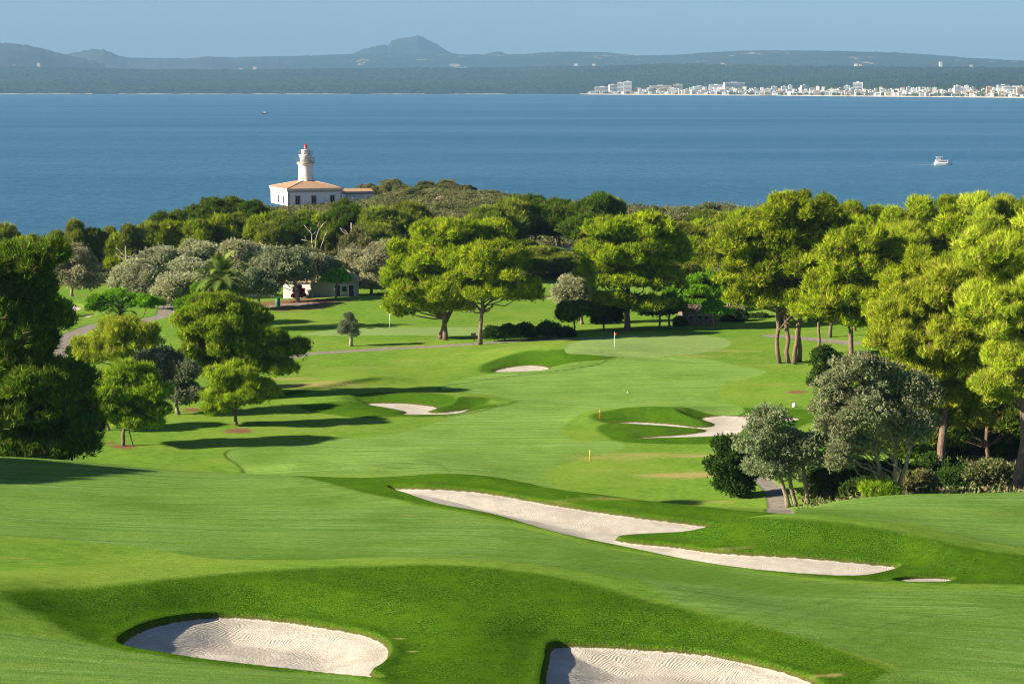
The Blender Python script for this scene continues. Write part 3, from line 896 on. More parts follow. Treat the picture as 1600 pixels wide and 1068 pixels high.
def foliage(name, rg, puffs, dens=16, L=.34, W=.055, K=6, up=.45, spread=.44, brown=.05, droop=0.0, low=-.45, tint_puff=.45):
    P, Dd, T = [], [], []
    for q in puffs:
        c, r = q[:3], q[3:6]
        area = 12.0 * ((r[0] * r[1] * r[2]) ** (2 / 3.0))
        n = max(8, int(dens * area))
        d = unit(rg.normal(size=(n, 3)))
        d = d[d[:, 2] > low - .5 * rg.random(len(d)) ** 2]
        k = 1 - .55 * rg.random((len(d), 1)) ** 2.2
        k = np.where(rg.random(k.shape) < .10, 1 + .45 * rg.random(k.shape), k)      # stray shoots
        P.append(c + d * r * k)
        nn = unit(d / r)
        Dd.append(unit(nn * (1 - up) + np.array([0, 0, up - droop]) + rg.normal(size=d.shape) * .22))
        pt = rg.random() * tint_puff
        T.append(np.clip(pt + (1 - tint_puff) * rg.random(len(d)), 0, 1))
    P = np.concatenate(P); Dd = np.concatenate(Dd); T = np.concatenate(T)
    T = np.where(rg.random(len(T)) < brown, 1.2, T)
    n = len(P)
    B = np.repeat(P, K, 0); D = unit(np.repeat(Dd, K, 0) + rg.normal(size=(n * K, 3)) * spread)
    side = unit(np.cross(D, rg.normal(size=D.shape)))
    ln = L * (.6 + .8 * rg.random((len(B), 1))); wd = W * (.7 + .6 * rg.random((len(B), 1)))
    B = B + rg.normal(size=B.shape) * L * .12
    V = np.stack([B - side * wd, B + side * wd, B + D * ln], 1).reshape(-1, 3)
    Fc = np.arange(len(V)).reshape(-1, 3)
    tt = np.repeat(np.clip(np.repeat(T, K) + rg.normal(size=len(B)) * .08 * (np.repeat(T, K) < 1.1), 0, 1.2), 3)
    return np_mesh(name, V, Fc, 3, False, dict(tint=tt))
def bend_path(rg, a, b, n=6, wob=.1, sag=0.0):
    a = Vector(a); b = Vector(b); L = (b - a).length
    off = [Vector((0, 0, 0))]
    for i in range(1, n): off.append(off[-1] * .6 + Vector(rg.normal(size=3)) * wob * L / n)
    out = []
    for i in range(n + 1):
        t = i / n
        p = a.lerp(b, t)
        if i < n: p = p + off[i] * math.sin(math.pi * min(t * 1.2, 1)) ** .5 * (1 if 0 < i else 0)
        p.z += sag * L * math.sin(math.pi * t)
        out.append(p)
    return out
def limbs(mb, rg, trunk_pts, r0, r1, targets, rl, start=.45, wob=.35):
    """trunk plus limbs that reach the given points"""
    n = len(trunk_pts)
    mb.tube(trunk_pts, [r0 * 1.25] + [r0 + (r1 - r0) * i / (n - 1) for i in range(1, n)], 9)
    top = Vector(trunk_pts[-1]); z0 = trunk_pts[0][2]; zt = top.z
    for q in targets:
        q = Vector(q)
        zz = min(zt, max(z0 + (zt - z0) * start, q.z - (q - top).xy.length * .55))
        t = (zz - z0) / max(zt - z0, .01) * (n - 1)
        t = max(0.0, t); i = min(int(t), n - 2); a = Vector(trunk_pts[i]).lerp(Vector(trunk_pts[i + 1]), t - i)
        pth = bend_path(rg, a, q, 5, wob, .06)
        mb.tube(pth, [rl * (1 - .16 * k) for k in range(6)], 5)
STYLE = {
    # style: leaf material, bark, puff radius, density, blade length, width, K, up
    'pine': dict(m='pine', b='bark', pr=.78, dens=16, L=.50, W=.040, K=7, up=.62, low=-.35),
    'dark': dict(m='pine_dark', b='bark', pr=.78, dens=16, L=.50, W=.040, K=7, up=.60, low=-.4),
    'mid': dict(m='pine_mid', b='bark', pr=.78, dens=16, L=.50, W=.040, K=7, up=.60, low=-.4),
    'pale': dict(m='pine_pale', b='bark', pr=.56, dens=27, L=.42, W=.024, K=7, up=.74, low=-.6),
    'young': dict(m='pine_young', b='bark', pr=.58, dens=25, L=.40, W=.028, K=7, up=.72, low=-.6),
    'stone': dict(m='pine_bright', b='bark', pr=.50, dens=24, L=.30, W=.036, K=7, up=.70, low=-.2),
    'olive': dict(m='olive', b='bark_olive', pr=.62, dens=34, L=.15, W=.034, K=7, up=.15, low=-.9),
    'oliven': dict(m='olive_near', b='bark_olive', pr=.52, dens=34, L=.17, W=.028, K=7, up=.25, low=-.9),
    'olived': dict(m='olive_dark', b='bark_olive', pr=.62, dens=34, L=.15, W=.034, K=7, up=.15, low=-.9),
    'scrub': dict(m='scrub', b='bark', pr=.60, dens=22, L=.22, W=.042, K=6, up=.3, low=-.4),
    'bush': dict(m='bush', b='bark', pr=.45, dens=40, L=.14, W=.040, K=6, up=.25, low=-.6),
}
seed_n = [100]
def make_tree(name, style, lobes, trunk, label=None, cat='tree', loc=(0, 0, 0), group=None, tr=(.24, .14), rl=.09, limb_n=10, start=.45, scale_leaf=1.0, cover=1.0, dens=1.0, trunks=None, brown=.05, parts=True, limb_to=None):
    """lobes and trunk points in metres from the foot of the tree"""
    seed_n[0] += 1
    rg = np.random.default_rng(seed_n[0])
    st = STYLE[style]
    root = empty(name, loc)
    tag(root, label, cat, group)
    pf = puffs_from_lobes(rg, lobes, st['pr'] * scale_leaf, cover)
    me = foliage('crown', rg, pf, st['dens'] * dens / scale_leaf ** 2, st['L'] * scale_leaf, st['W'] * scale_leaf, st['K'], st['up'], brown=brown, low=st['low'])
    link('crown', me, M[st['m']], root)
    for k, tp in enumerate([trunk] + (trunks or [])):
        if tp is None: continue
        mb = MB()
        P = bend_path(rg, tp[0], tp[1], 6, .10) if len(tp) == 2 else [Vector(p) for p in tp]
        tg = []
        if limb_n and k == 0 or (trunks and limb_n):
            LL = np.array(lobes, float)
            sel = pf[rg.choice(len(pf), min(limb_n, len(pf)), replace=False)]
            tg = [tuple(s[:3]) for s in sel]
            if k == 0: tg += [tuple(l[:3]) for l in LL]
        limbs(mb, rg, P, tr[0], tr[1], tg, rl, start)
        mb.build('trunk', M[st['b']], root)
    return root
def pix_tree(name, style, base, Y, lobes, trunk_top=None, z=None, depth=1.0, **kw):
    """a tree measured on the photo: base (px,py) or px only; lobes (px,py,rx,ry[,dy metres])"""
    mpp = Y * math.hypot(1, .12) / F
    bx = PY(base[0], base[1], Y)[0]
    bz = ground_at(bx, Y) if z is None else z
    loc = (bx, Y, bz - .15)
    rg = np.random.default_rng(int(abs(base[0] * 7) + Y))
    LL = []
    for l in lobes:
        dy = l[4] if len(l) > 4 else rg.uniform(-.35, .35) * l[2] * mpp
        p = PY(l[0], l[1] + l[3] * .06, Y + dy)
        rx = l[2] * mpp * .95; rz = l[3] * mpp * .86
        ry = min(rx, max(rz, rx * .8)) * depth
        LL.append((p[0] - loc[0], p[1] - loc[1], p[2] - loc[2], rx, ry, rz))
    if trunk_top is None:
        zt = np.average([l[2] for l in LL]); xt = np.average([l[0] for l in LL])
        tp = [(0, 0, 0), (xt * .5, 0, zt)]
    else:
        q = PY(trunk_top[0], trunk_top[1], Y)
        tp = [(0, 0, 0), (q[0] - loc[0], 0, q[2] - loc[2])]
    ex = kw.pop('extra', None)
    if ex:
        tt = []
        for e in ex:
            a = PY(e[0], e[1], Y + (e[4] if len(e) > 4 else 0)); b = PY(e[2], e[3], Y)
            ay = a[1] - loc[1]
            tt.append([(a[0] - loc[0], ay, ground_at(a[0], a[1]) - loc[2] - .1), (b[0] - loc[0], 0, b[2] - loc[2])])
        kw['trunks'] = tt
    return make_tree(name, style, LL, tp, loc=loc, **kw)
def copy_thing(src, loc, rz, s, label=None, group=None, cat=None):
    r = src.copy(); COL.objects.link(r)
    r.location = loc; r.rotation_euler = (0, 0, rz)
    r.scale = s if hasattr(s, '__len__') else (s, s, s)
    if label: r['label'] = label
    if group: r['group'] = group
    if cat: r['category'] = cat
    for ch in list(src.children):
        c = ch.copy(); COL.objects.link(c); c.parent = r
        for g in list(ch.children):
            d = g.copy(); COL.objects.link(d); d.parent = c
    return r

# ---- far right foreground
pix_tree('pine_tree', 'pale', (1590, 770), 141, [(1570, 395, 75, 62, 0), (1650, 400, 70, 60), (1600, 470, 85, 60, -1), (1680, 500, 60, 60), (1560, 500, 60, 50, -1.5), (1610, 560, 70, 42, -.8), (1660, 600, 70, 40), (1560, 610, 50, 30, .5)], (1600, 520),
         label='very large yellow green pine cut by the right edge, thick trunk on the near bank', tr=(.42, .28), rl=.13, limb_n=26, start=.35, brown=.05)
pix_tree('pine_tree', 'pale', (1470, 770), 150, [(1500, 445, 62, 48, 0), (1445, 480, 56, 48), (1405, 500, 40, 34), (1545, 440, 60, 60, 1), (1470, 545, 82, 48, -1), (1400, 535, 46, 28, -1), (1540, 560, 70, 60, 0), (1440, 590, 50, 26, 0), (1520, 620, 60, 30, 1), (1470, 630, 50, 26, .5), (1425, 640, 40, 22, 1), (1500, 655, 44, 20, 1.5)], (1475, 560),
         label='broad yellow green pine sloping down to the left behind the large grey olive tree', tr=(.34, .24), rl=.12, limb_n=26, start=.4, brown=.03)
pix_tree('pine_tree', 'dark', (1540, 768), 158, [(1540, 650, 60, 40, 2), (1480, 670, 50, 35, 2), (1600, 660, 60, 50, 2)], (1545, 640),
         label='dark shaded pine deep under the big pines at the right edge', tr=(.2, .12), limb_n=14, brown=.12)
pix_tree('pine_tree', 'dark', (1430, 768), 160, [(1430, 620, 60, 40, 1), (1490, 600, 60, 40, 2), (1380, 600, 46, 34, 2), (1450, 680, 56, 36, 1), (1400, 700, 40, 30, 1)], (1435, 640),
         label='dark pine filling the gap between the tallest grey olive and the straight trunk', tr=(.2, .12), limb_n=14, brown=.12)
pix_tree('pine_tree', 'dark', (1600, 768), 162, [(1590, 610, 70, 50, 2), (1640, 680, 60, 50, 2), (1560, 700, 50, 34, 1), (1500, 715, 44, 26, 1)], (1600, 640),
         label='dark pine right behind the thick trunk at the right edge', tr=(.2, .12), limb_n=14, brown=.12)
pix_tree('olive_tree', 'oliven', (1392, 775), 139, [(1345, 578, 42, 34, 0), (1300, 612, 32, 34), (1392, 600, 45, 36, .4), (1430, 620, 36, 42), (1345, 640, 60, 44, -.6), (1400, 662, 52, 38), (1310, 668, 34, 28), (1440, 672, 24, 26), (1330, 700, 34, 22), (1300, 715, 24, 20)], (1400, 690), dens=.75,
         label='tallest grey olive tree with pale forked trunk, right foreground bank', tr=(.20, .12), rl=.06, limb_n=22, start=.2, brown=.10,
         extra=[(1386, 775, 1365, 690), (1396, 775, 1425, 690, .3)])
pix_tree('olive_tree', 'oliven', (1245, 779), 146, [(1200, 655, 34, 26, 0), (1185, 690, 36, 34, -.3), (1232, 700, 42, 36, 0), (1268, 715, 36, 30, .4), (1210, 735, 44, 18, 0), (1270, 690, 24, 24)], (1230, 725), dens=.75,
         label='smaller grey olive tree with twisted stems beside the path', tr=(.2, .12), rl=.055, limb_n=18, start=.2, brown=.10, extra=[(1262, 779, 1255, 730), (1232, 779, 1215, 730)])
pix_tree('bush', 'bush', (1140, 768), 152, [(1135, 705, 24, 24, 0), (1130, 735, 22, 26), (1158, 745, 22, 18), (1175, 725, 24, 26, .5), (1138, 757, 22, 16), (1160, 762, 16, 9)], None,
         label='dark green leafy shrub left of the smaller grey olive tree', cat='bush', tr=(.07, .05), rl=.035, limb_n=10, start=.05, scale_leaf=1.15)
for i, (px, py, Y, rx, ry, st, lb) in enumerate([
        (1300, 752, 147, 34, 26, 'bush', 'dark rounded shrub between the two grey olive trees'),
        (1345, 764, 143, 26, 14, 'bush', 'low dark shrub at the foot of the tallest grey olive tree, left side'),
        (1432, 758, 143, 26, 20, 'scrub', 'low olive brown shrub right of the forked pale trunk'),
        (1500, 750, 147, 34, 22, 'bush', 'dark shrub under the broad pine right of its straight trunk'),
        (1550, 745, 146, 32, 24, 'scrub', 'dry brownish shrub beside the thick pine trunk at the right edge'),
        (1375, 766, 139, 22, 9, 'young', 'bright yellow green seedling clump on the bank crest'),
        (1330, 736, 150, 42, 26, 'bush', 'dark shrub mass behind the trunks of the tallest grey olive, left'), (1392, 742, 149, 34, 26, 'bush', 'dark shrub mass right behind the forked pale trunk'),
        (1462, 738, 150, 40, 30, 'bush', 'dark shrub left of the straight pine trunk on the bank'), (1280, 748, 151, 26, 22, 'bush', 'dark shrub right behind the smaller grey olive tree'),
        (1630, 745, 146, 32, 24, 'bush', 'shrub at the very right edge behind the thick trunk')]):
    pix_tree('bush', st, (px, py + ry * .6), Y, [(px - rx * .35, py, rx * .6, ry * .8), (px + rx * .4, py + 2, rx * .6, ry * .7), (px, py - ry * .35, rx * .5, ry * .6)], None, label=lb, cat='bush', tr=(.05, .03), rl=.025, limb_n=6, start=.05)

# ---- pines just outside the frame whose shade falls into it
pix_tree('pine_tree', 'dark', (-640, 760), 112, [(-640, 520, 90, 60), (-560, 560, 70, 60), (-700, 590, 80, 60)], (-640, 600), label='pine outside the left edge whose shade reaches the crest of the lawn', tr=(.3, .2), limb_n=8)
pix_tree('pine_tree', 'dark', (-420, 760), 118, [(-420, 560, 70, 60), (-380, 600, 50, 50)], (-420, 640), label='smaller pine outside the left edge behind the taller one', tr=(.3, .2), limb_n=8)
pix_tree('pine_tree', 'dark', (-760, 1200), 52, [(-760, 620, 120, 80), (-680, 700, 90, 70)], (-760, 760), label='pine outside the lower left corner casting thin stripes of shade', tr=(.25, .15), limb_n=8)
# ---- pines behind the right bank
pix_tree('pine_tree', 'pine', (1232, 558), 226, [(1245, 335, 62, 36, 0), (1200, 365, 62, 44), (1155, 385, 34, 36), (1280, 370, 58, 44, 1), (1165, 430, 40, 38, -1), (1220, 420, 52, 40, -1), (1270, 420, 40, 36, 0), (1180, 470, 40, 24, 0), (1240, 468, 40, 20, -1), (1290, 460, 30, 22)], (1225, 450),
         label='huge rounded pine rising on four slim brown trunks right of the green', tr=(.26, .2), rl=.13, limb_n=26, brown=.08,
         extra=[(1218, 556, 1212, 450), (1241, 561, 1258, 450, -.8), (1249, 553, 1250, 450, .8)])
pix_tree('pine_tree', 'pine', (1330, 545), 215, [(1350, 385, 52, 28, 0), (1300, 405, 36, 24), (1392, 400, 32, 26), (1345, 425, 50, 24, -1), (1290, 445, 34, 24, 0), (1392, 440, 38, 26), (1330, 468, 62, 24, -1), (1285, 488, 32, 18), (1380, 478, 34, 22), (1335, 500, 44, 12, 0)], (1330, 455),
         label='rounded pine with layered clumps just right of the four trunked pine', tr=(.30, .2), rl=.11, limb_n=26, brown=.07, start=.3)
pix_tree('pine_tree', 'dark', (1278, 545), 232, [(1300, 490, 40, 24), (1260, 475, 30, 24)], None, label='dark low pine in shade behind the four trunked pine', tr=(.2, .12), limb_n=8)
pix_tree('bush', 'bush', (1292, 590), 208, [(1290, 560, 24, 20), (1300, 585, 24, 22), (1278, 600, 14, 12)], None, label='dark green shrub beside the top of the tallest grey olive tree', cat='bush', tr=(.06, .04), rl=.03, limb_n=6, start=.1, scale_leaf=1.3)
# ---- big pine in the middle right
pix_tree('pine_tree', 'pine', (980, 520), 256, [(965, 362, 46, 26, 0), (1010, 368, 46, 36, 0), (935, 392, 32, 34), (985, 400, 56, 36, -1.5), (1040, 400, 34, 44, 1), (925, 425, 26, 22), (970, 438, 52, 22, -1), (1030, 440, 42, 30, 0), (955, 468, 32, 10, -1), (1010, 478, 46, 10, 0)], (982, 430),
         label='large dome shaped pine on a straight trunk behind the flag with the red pennant', tr=(.40, .26), rl=.13, limb_n=28, brown=.05)
# ---- twin pines in the centre
pix_tree('pine_tree', 'pine', (696, 533), 251, [(700, 370, 60, 28, 0), (760, 372, 46, 28, 2), (650, 405, 40, 32), (700, 410, 60, 36, -1), (622, 440, 28, 34), (665, 450, 52, 30, -1), (640, 475, 36, 16), (742, 430, 40, 32, 2), (700, 478, 40, 12, 1), (625, 488, 14, 14)], (690, 455),
         label='left tree of the central pair of pines, crown leaning left over two trunks', tr=(.34, .2), rl=.12, limb_n=28, extra=[(686, 528, 720, 450, 1.5)])
pix_tree('pine_tree', 'pine', (750, 537), 245, [(765, 400, 44, 24, 0), (730, 415, 28, 22), (800, 412, 26, 30), (760, 432, 46, 24, -1), (715, 450, 30, 22), (800, 448, 32, 22, 0), (765, 458, 42, 16, -1), (700, 466, 22, 16), (820, 462, 24, 12)], (760, 430),
         label='right tree of the central pair of pines, single trunk beside the hedge', tr=(.28, .18), rl=.11, limb_n=26)
# ---- left group
pix_tree('pine_tree', 'young', (370, 673), 186, [(366, 588, 36, 22, 0), (350, 612, 30, 24), (388, 608, 30, 22), (368, 625, 40, 20, -.5), (412, 612, 22, 18, .5), (345, 636, 20, 10)], (368, 615),
         label='small round pine with a bare trunk standing alone in a ring of brown mulch', tr=(.17, .10), rl=.06, limb_n=16)
pix_tree('pine_tree', 'young', (192, 698), 175, [(200, 590, 44, 22, 0), (170, 615, 38, 26), (225, 612, 36, 22), (195, 635, 50, 24, -.6), (240, 640, 24, 16), (150, 630, 22, 18), (215, 660, 32, 10), (180, 655, 26, 10)], (195, 640),
         label='bright green round pine held by a leaning stake, lower left lawn', tr=(.17, .11), rl=.06, limb_n=18)
pix_tree('pine_tree', 'young', (171, 692), 183, [(155, 615, 30, 22), (140, 640, 22, 16), (170, 640, 24, 20)], (165, 650), label='thin trunked pine just behind and left of the staked pine', tr=(.16, .10), limb_n=8)
pix_tree('pine_tree', 'young', (362, 600), 203, [(345, 482, 44, 22, 0), (305, 505, 36, 26), (385, 500, 34, 26), (345, 520, 60, 30, -1), (400, 535, 44, 30), (440, 548, 34, 26, .5), (325, 548, 44, 26, -.8), (385, 562, 50, 24, -.6), (430, 575, 34, 18), (340, 575, 40, 18)], (365, 545),
         label='wide bushy yellow green pine in the left group, largest one below the palm', tr=(.28, .18), rl=.1, limb_n=22, scale_leaf=1.1)
pix_tree('pine_tree', 'pale', (190, 600), 206, [(190, 515, 38, 18, 0), (155, 538, 30, 22), (222, 530, 24, 24), (185, 550, 48, 24, -.8), (140, 558, 22, 16), (215, 560, 26, 16)], (190, 560),
         label='pale yellow green bushy pine above the staked pine at left', tr=(.2, .14), rl=.07, limb_n=14, scale_leaf=1.1)
pix_tree('olive_tree', 'olived', (280, 655), 192, [(250, 562, 34, 18), (285, 585, 28, 26, 0), (292, 622, 24, 26), (265, 610, 24, 34, .4), (240, 590, 20, 20)], None,
         label='dark grey green bushy olive between the left pines, foliage down to the grass', tr=(.2, .12), rl=.06, limb_n=12, start=.1)
pix_tree('bush', 'bush', (128, 585), 222, [(128, 548, 16, 16), (140, 535, 14, 10), (120, 565, 12, 12)], None, label='dark shrub at the bend of the path on the left', cat='bush', tr=(.06, .04), limb_n=5, scale_leaf=1.3)
pix_tree('pine_tree', 'dark', (30, 720), 139, [(28, 430, 44, 44, 0), (50, 465, 28, 34), (-30, 450, 50, 50), (10, 510, 60, 50, -1), (58, 540, 28, 30, 0), (20, 570, 56, 34, -.5), (50, 600, 66, 44, -1), (-20, 600, 70, 60), (88, 640, 36, 26), (30, 655, 70, 32, -.5), (84, 600, 22, 18), (-40, 660, 60, 40), (20, 700, 60, 22, -.5), (75, 690, 44, 20), (-30, 705, 50, 24), (100, 615, 26, 20), (48, 418, 22, 18), (118, 640, 14, 9), (136, 664, 15, 7), (112, 588, 13, 9), (126, 694, 12, 6), (92, 500, 12, 8), (82, 400, 10, 8)], (30, 520),
         label='tall dark pine filling the left edge, foliage hanging to the grass', tr=(.36, .22), rl=.12, limb_n=26, start=.15, brown=.05)
pix_tree('pine_tree', 'dark', (118, 712), 143, [(92, 668, 20, 14), (84, 692, 26, 16), (110, 685, 14, 10), (98, 704, 22, 10)], None, label='low dark branchy shrub pine at the right foot of the tall left pine', tr=(.12, .07), limb_n=8, start=.1)
pix_tree('pine_tree', 'stone', (60, 540), 190, [(85, 478, 20, 20), (58, 470, 24, 20), (72, 500, 22, 12)], None, label='bright green stone pine tuft poking out right of the tall dark left pine', tr=(.12, .08), limb_n=6)
pix_tree('pine_tree', 'stone', (180, 512), 237, [(160, 470, 20, 14, 0), (185, 466, 22, 13), (215, 473, 24, 14), (238, 476, 14, 10), (150, 482, 14, 12)], (185, 485), label='low spreading bright green stone pine beside the winding path', tr=(.16, .1), limb_n=12)
pix_tree('pine_tree', 'stone', (305, 500), 262, [(318, 455, 22, 14), (300, 478, 24, 14), (335, 468, 20, 18), (285, 484, 12, 9)], None, label='bright green stone pine at the foot of the tall palm', tr=(.15, .1), limb_n=10)

# ---- olives of the left grove
for lb, st, base, Y, lobes, kw in [
    ('grey olive tree with dark gnarled trunk where the two paths meet', 'olive', (270, 496), 268, [(285, 440, 26, 16), (262, 452, 22, 16), (300, 455, 22, 18), (278, 466, 28, 12)], {}),
    ('round grey olive tree at the left end of the olive grove', 'olive', (240, 487), 288, [(225, 432, 30, 16), (208, 445, 20, 16), (245, 445, 22, 18), (225, 455, 28, 12)], {}),
    ('olive tree in the grove directly behind the bright stone pines', 'olive', (215, 472), 300, [(200, 430, 18, 14), (190, 442, 14, 14), (215, 420, 22, 12)], {}),
    ('pale olive tree at the top left of the grove', 'olive', (265, 462), 316, [(258, 402, 28, 14), (235, 412, 22, 14), (280, 412, 26, 18)], {}),
    ('tallest olive of the grove, pale dome left of the palm crown', 'olive', (318, 458), 320, [(318, 388, 28, 12), (300, 400, 26, 14), (340, 398, 28, 14), (320, 415, 34, 16)], {}),
    ('olive tree right behind the palm crown', 'olive', (310, 470), 300, [(300, 418, 28, 16), (325, 428, 24, 18), (290, 440, 24, 20)], {}),
    ('pale round topped olive above and right of the palm', 'olive', (385, 460), 318, [(372, 392, 28, 13), (400, 398, 24, 13), (380, 410, 32, 18)], {}),
    ('big dark olive tree with leaning trunk near the green bin', 'olived', (466, 476), 291, [(440, 400, 32, 12), (415, 414, 24, 18), (468, 412, 24, 16), (440, 422, 40, 16, -.5), (474, 430, 18, 9), (415, 438, 18, 10)], dict(tr=(.3, .2))),
    ('small grey green olive between the palm and the green bin', 'olived', (408, 479), 284, [(395, 438, 22, 16), (408, 452, 20, 14), (380, 450, 16, 14)], {}),
    ('olive tree in front of the whitewashed wall of the cottage', 'olive', (484, 472), 299, [(488, 408, 24, 11), (510, 417, 20, 10), (475, 420, 18, 10), (502, 428, 20, 6)], dict(tr=(.26, .16))),
    ('yellowish leafy tree rising above the cottage roof on the left', 'scrub', (500, 462), 322, [(478, 402, 26, 10), (500, 408, 26, 12), (520, 415, 16, 12)], {}),
    ('tall grey olive with two domes right of the cottage', 'olive', (580, 470), 307, [(600, 392, 24, 14), (585, 412, 34, 20), (560, 405, 18, 14), (610, 420, 18, 22), (590, 440, 30, 16)], {}),
    ('grey olive behind the right end of the cottage roof', 'olive', (556, 466), 314, [(553, 400, 16, 14), (545, 418, 18, 18), (560, 435, 20, 18)], {}),
    ('brownish grey tall round tree at the edge of the left wood', 'olive', (112, 455), 305, [(115, 398, 26, 14), (98, 414, 20, 20), (130, 414, 18, 20), (115, 436, 34, 24)], dict(brown=.35)),
    ('grey olive beside the small dark pines left of the domed pine', 'olive', (910, 512), 268, [(895, 446, 20, 12), (880, 462, 12, 14), (910, 460, 20, 18), (895, 478, 22, 10)], {}),
    ('pale grey olive seen between the left wood and the dark left pine', 'olive', (40, 455), 330, [(20, 392, 24, 10), (45, 395, 18, 10)], {}),
]:
    k = dict(tr=(.24, .15), rl=.06, limb_n=9, start=.3, scale_leaf=1.55, brown=.08); k.update(kw)
    pix_tree('olive_tree', st, base, Y, lobes, None, label=lb, **k)
pix_tree('fig_tree', 'stone', (524, 469), 293, [(529, 430, 9, 4), (519, 438, 10, 4), (538, 438, 7, 4)], None, label='small leafy fig tree in front of the grey cottage wall', tr=(.16, .1), rl=.05, limb_n=8, start=.3, scale_leaf=1.4, dens=.6)
pix_tree('olive_tree', 'olived', (549, 540), 246, [(546, 494, 5, 5), (538, 508, 7, 6), (550, 513, 5, 6), (545, 503, 7, 6), (553, 520, 4, 4), (537, 517, 5, 5)], None, label='little lone olive tree on the lawn between the path and the second flag', tr=(.26, .16), rl=.06, limb_n=8, start=.2, scale_leaf=.7, dens=.6)

# ---- small dark pines behind the green, bright ones at their right
for lb, st, base, Y, lobes in [
    ('first small dark pine from the left behind the green', 'dark', (897, 526), 254, [(895, 484, 20, 12), (912, 488, 18, 12), (885, 496, 12, 9)]),
    ('second small dark pine from the left behind the green', 'dark', (943, 521), 259, [(935, 488, 18, 13), (955, 484, 20, 14), (945, 498, 18, 8)]),
    ('small dark pine just left of the bright stone pines', 'dark', (1030, 521), 260, [(1025, 486, 18, 12), (1045, 482, 18, 13)]),
    ('leaning small pine next to the stone ruin', 'dark', (1046, 521), 258, [(1050, 474, 17, 10), (1036, 486, 14, 8)]),
    ('small bright stone pine in front of the stone ruin', 'stone', (1115, 519), 255, [(1112, 480, 15, 7), (1124, 487, 15, 7), (1104, 488, 11, 5)]),
]:
    pix_tree('pine_tree', st, base, Y, lobes, None, label=lb, tr=(.15, .09), rl=.05, limb_n=7, scale_leaf=.9)
pix_tree('pine_tree', 'stone', (1090, 505), 282, [(1100, 440, 26, 12), (1080, 458, 34, 14, -1), (1115, 460, 24, 18), (1055, 470, 26, 14), (1090, 478, 34, 14, -1), (1030, 480, 20, 12)], None, label='large bright green stone pine behind the stone ruin', tr=(.22, .14), limb_n=14, scale_leaf=1.2)
for lb, px, py, rx, ry, Y in [
    ('left bush of the dark hedge row right of the central pines', 772, 521, 13, 8, 248), ('second bush of the dark hedge row right of the central pines', 797, 519, 13, 10, 248), ('third bush of the dark hedge row right of the central pines', 820, 518, 12, 10, 249),
    ('round dark bush at the right end of the hedge row', 856, 516, 18, 11, 250), ('loose leafy bush below the first small dark pine', 885, 522, 10, 9, 250),
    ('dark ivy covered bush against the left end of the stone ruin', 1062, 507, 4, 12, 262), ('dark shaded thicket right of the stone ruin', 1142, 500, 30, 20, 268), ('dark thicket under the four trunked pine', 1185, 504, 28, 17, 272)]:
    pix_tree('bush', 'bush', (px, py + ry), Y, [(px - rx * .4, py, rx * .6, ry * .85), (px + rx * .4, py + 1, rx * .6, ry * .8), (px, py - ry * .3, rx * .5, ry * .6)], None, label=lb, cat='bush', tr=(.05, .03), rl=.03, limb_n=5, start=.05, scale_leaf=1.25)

# ---- the wood behind: one tree of each kind, then copies
def proto(style, name, H, lobes, **kw):
    o = make_tree(name, style, lobes, [(0, 0, 0), (kw.pop('lean', .3), 0, H * .62)], **kw)
    return o
def _fit(k):
    o, H0, R0 = PROTO[k]
    me = o.children[0].data; n = len(me.vertices); a = np.empty(n * 3, np.float32); me.vertices.foreach_get('co', a); a = a.reshape(-1, 3)
    PROTO[k] = (o, float(np.percentile(a[:, 2], 99.7)), float(np.percentile(np.hypot(a[:, 0], a[:, 1]), 93)))
PROTO = {}
PROTO['umb'] = (proto('dark', 'pine_tree', 10, [(0, 0, 8.6, 2.6, 2.6, 1.3), (-2.2, .6, 7.5, 2.0, 2.0, 1.2), (2.2, -.4, 7.6, 2.1, 2.1, 1.3), (.6, 1.8, 7.2, 2.2, 1.8, 1.2), (-.4, -1.8, 7.2, 2.2, 1.7, 1.2), (.2, 0, 6.2, 2.4, 2.2, 1.0)], tr=(.22, .14), scale_leaf=1.45, limb_n=12), 10.0, 4.2)
PROTO['tall'] = (proto('mid', 'pine_tree', 10, [(0, 0, 8.7, 1.6, 1.6, 1.4), (-1.2, .3, 7.0, 1.8, 1.8, 1.5), (1.3, -.3, 6.6, 1.8, 1.8, 1.6), (.1, 1.2, 5.2, 2.0, 1.7, 1.6), (-.5, -1.1, 4.6, 2.2, 1.8, 1.6), (1.2, .4, 3.6, 1.8, 1.8, 1.3), (-1.6, .2, 3.4, 1.5, 1.6, 1.2)], tr=(.2, .12), scale_leaf=1.45, limb_n=10), 10.0, 3.2)
PROTO['round'] = (proto('mid', 'pine_tree', 10, [(0, 0, 8.2, 2.8, 2.6, 1.8), (-2.3, .2, 6.6, 2.1, 2.2, 1.8), (2.4, -.4, 6.4, 2.2, 2.2, 1.9), (.2, 1.7, 6.0, 2.6, 2.0, 1.9), (-.3, -2.0, 5.6, 2.6, 2.0, 1.8), (1.6, -1.2, 4.4, 2.2, 1.9, 1.2), (-1.8, -.9, 4.2, 2.0, 1.9, 1.2)], tr=(.24, .14), scale_leaf=1.45, limb_n=10), 10.0, 4.5)
PROTO['bushy'] = (proto('pine', 'pine_tree', 10, [(0, 0, 8.0, 2.0, 2.0, 2.0), (-2.0, .2, 5.8, 2.0, 2.0, 2.0), (2.0, -.3, 5.9, 2.0, 2.0, 2.1), (.2, 1.4, 4.2, 2.6, 2.0, 2.1), (-.4, -1.6, 4.0, 2.6, 1.9, 2.2), (2.4, -.6, 3.0, 2.0, 1.9, 1.7), (-2.4, -.3, 3.0, 2.0, 1.9, 1.7)], tr=(.22, .12), scale_leaf=1.9, limb_n=8), 10.0, 4.3)
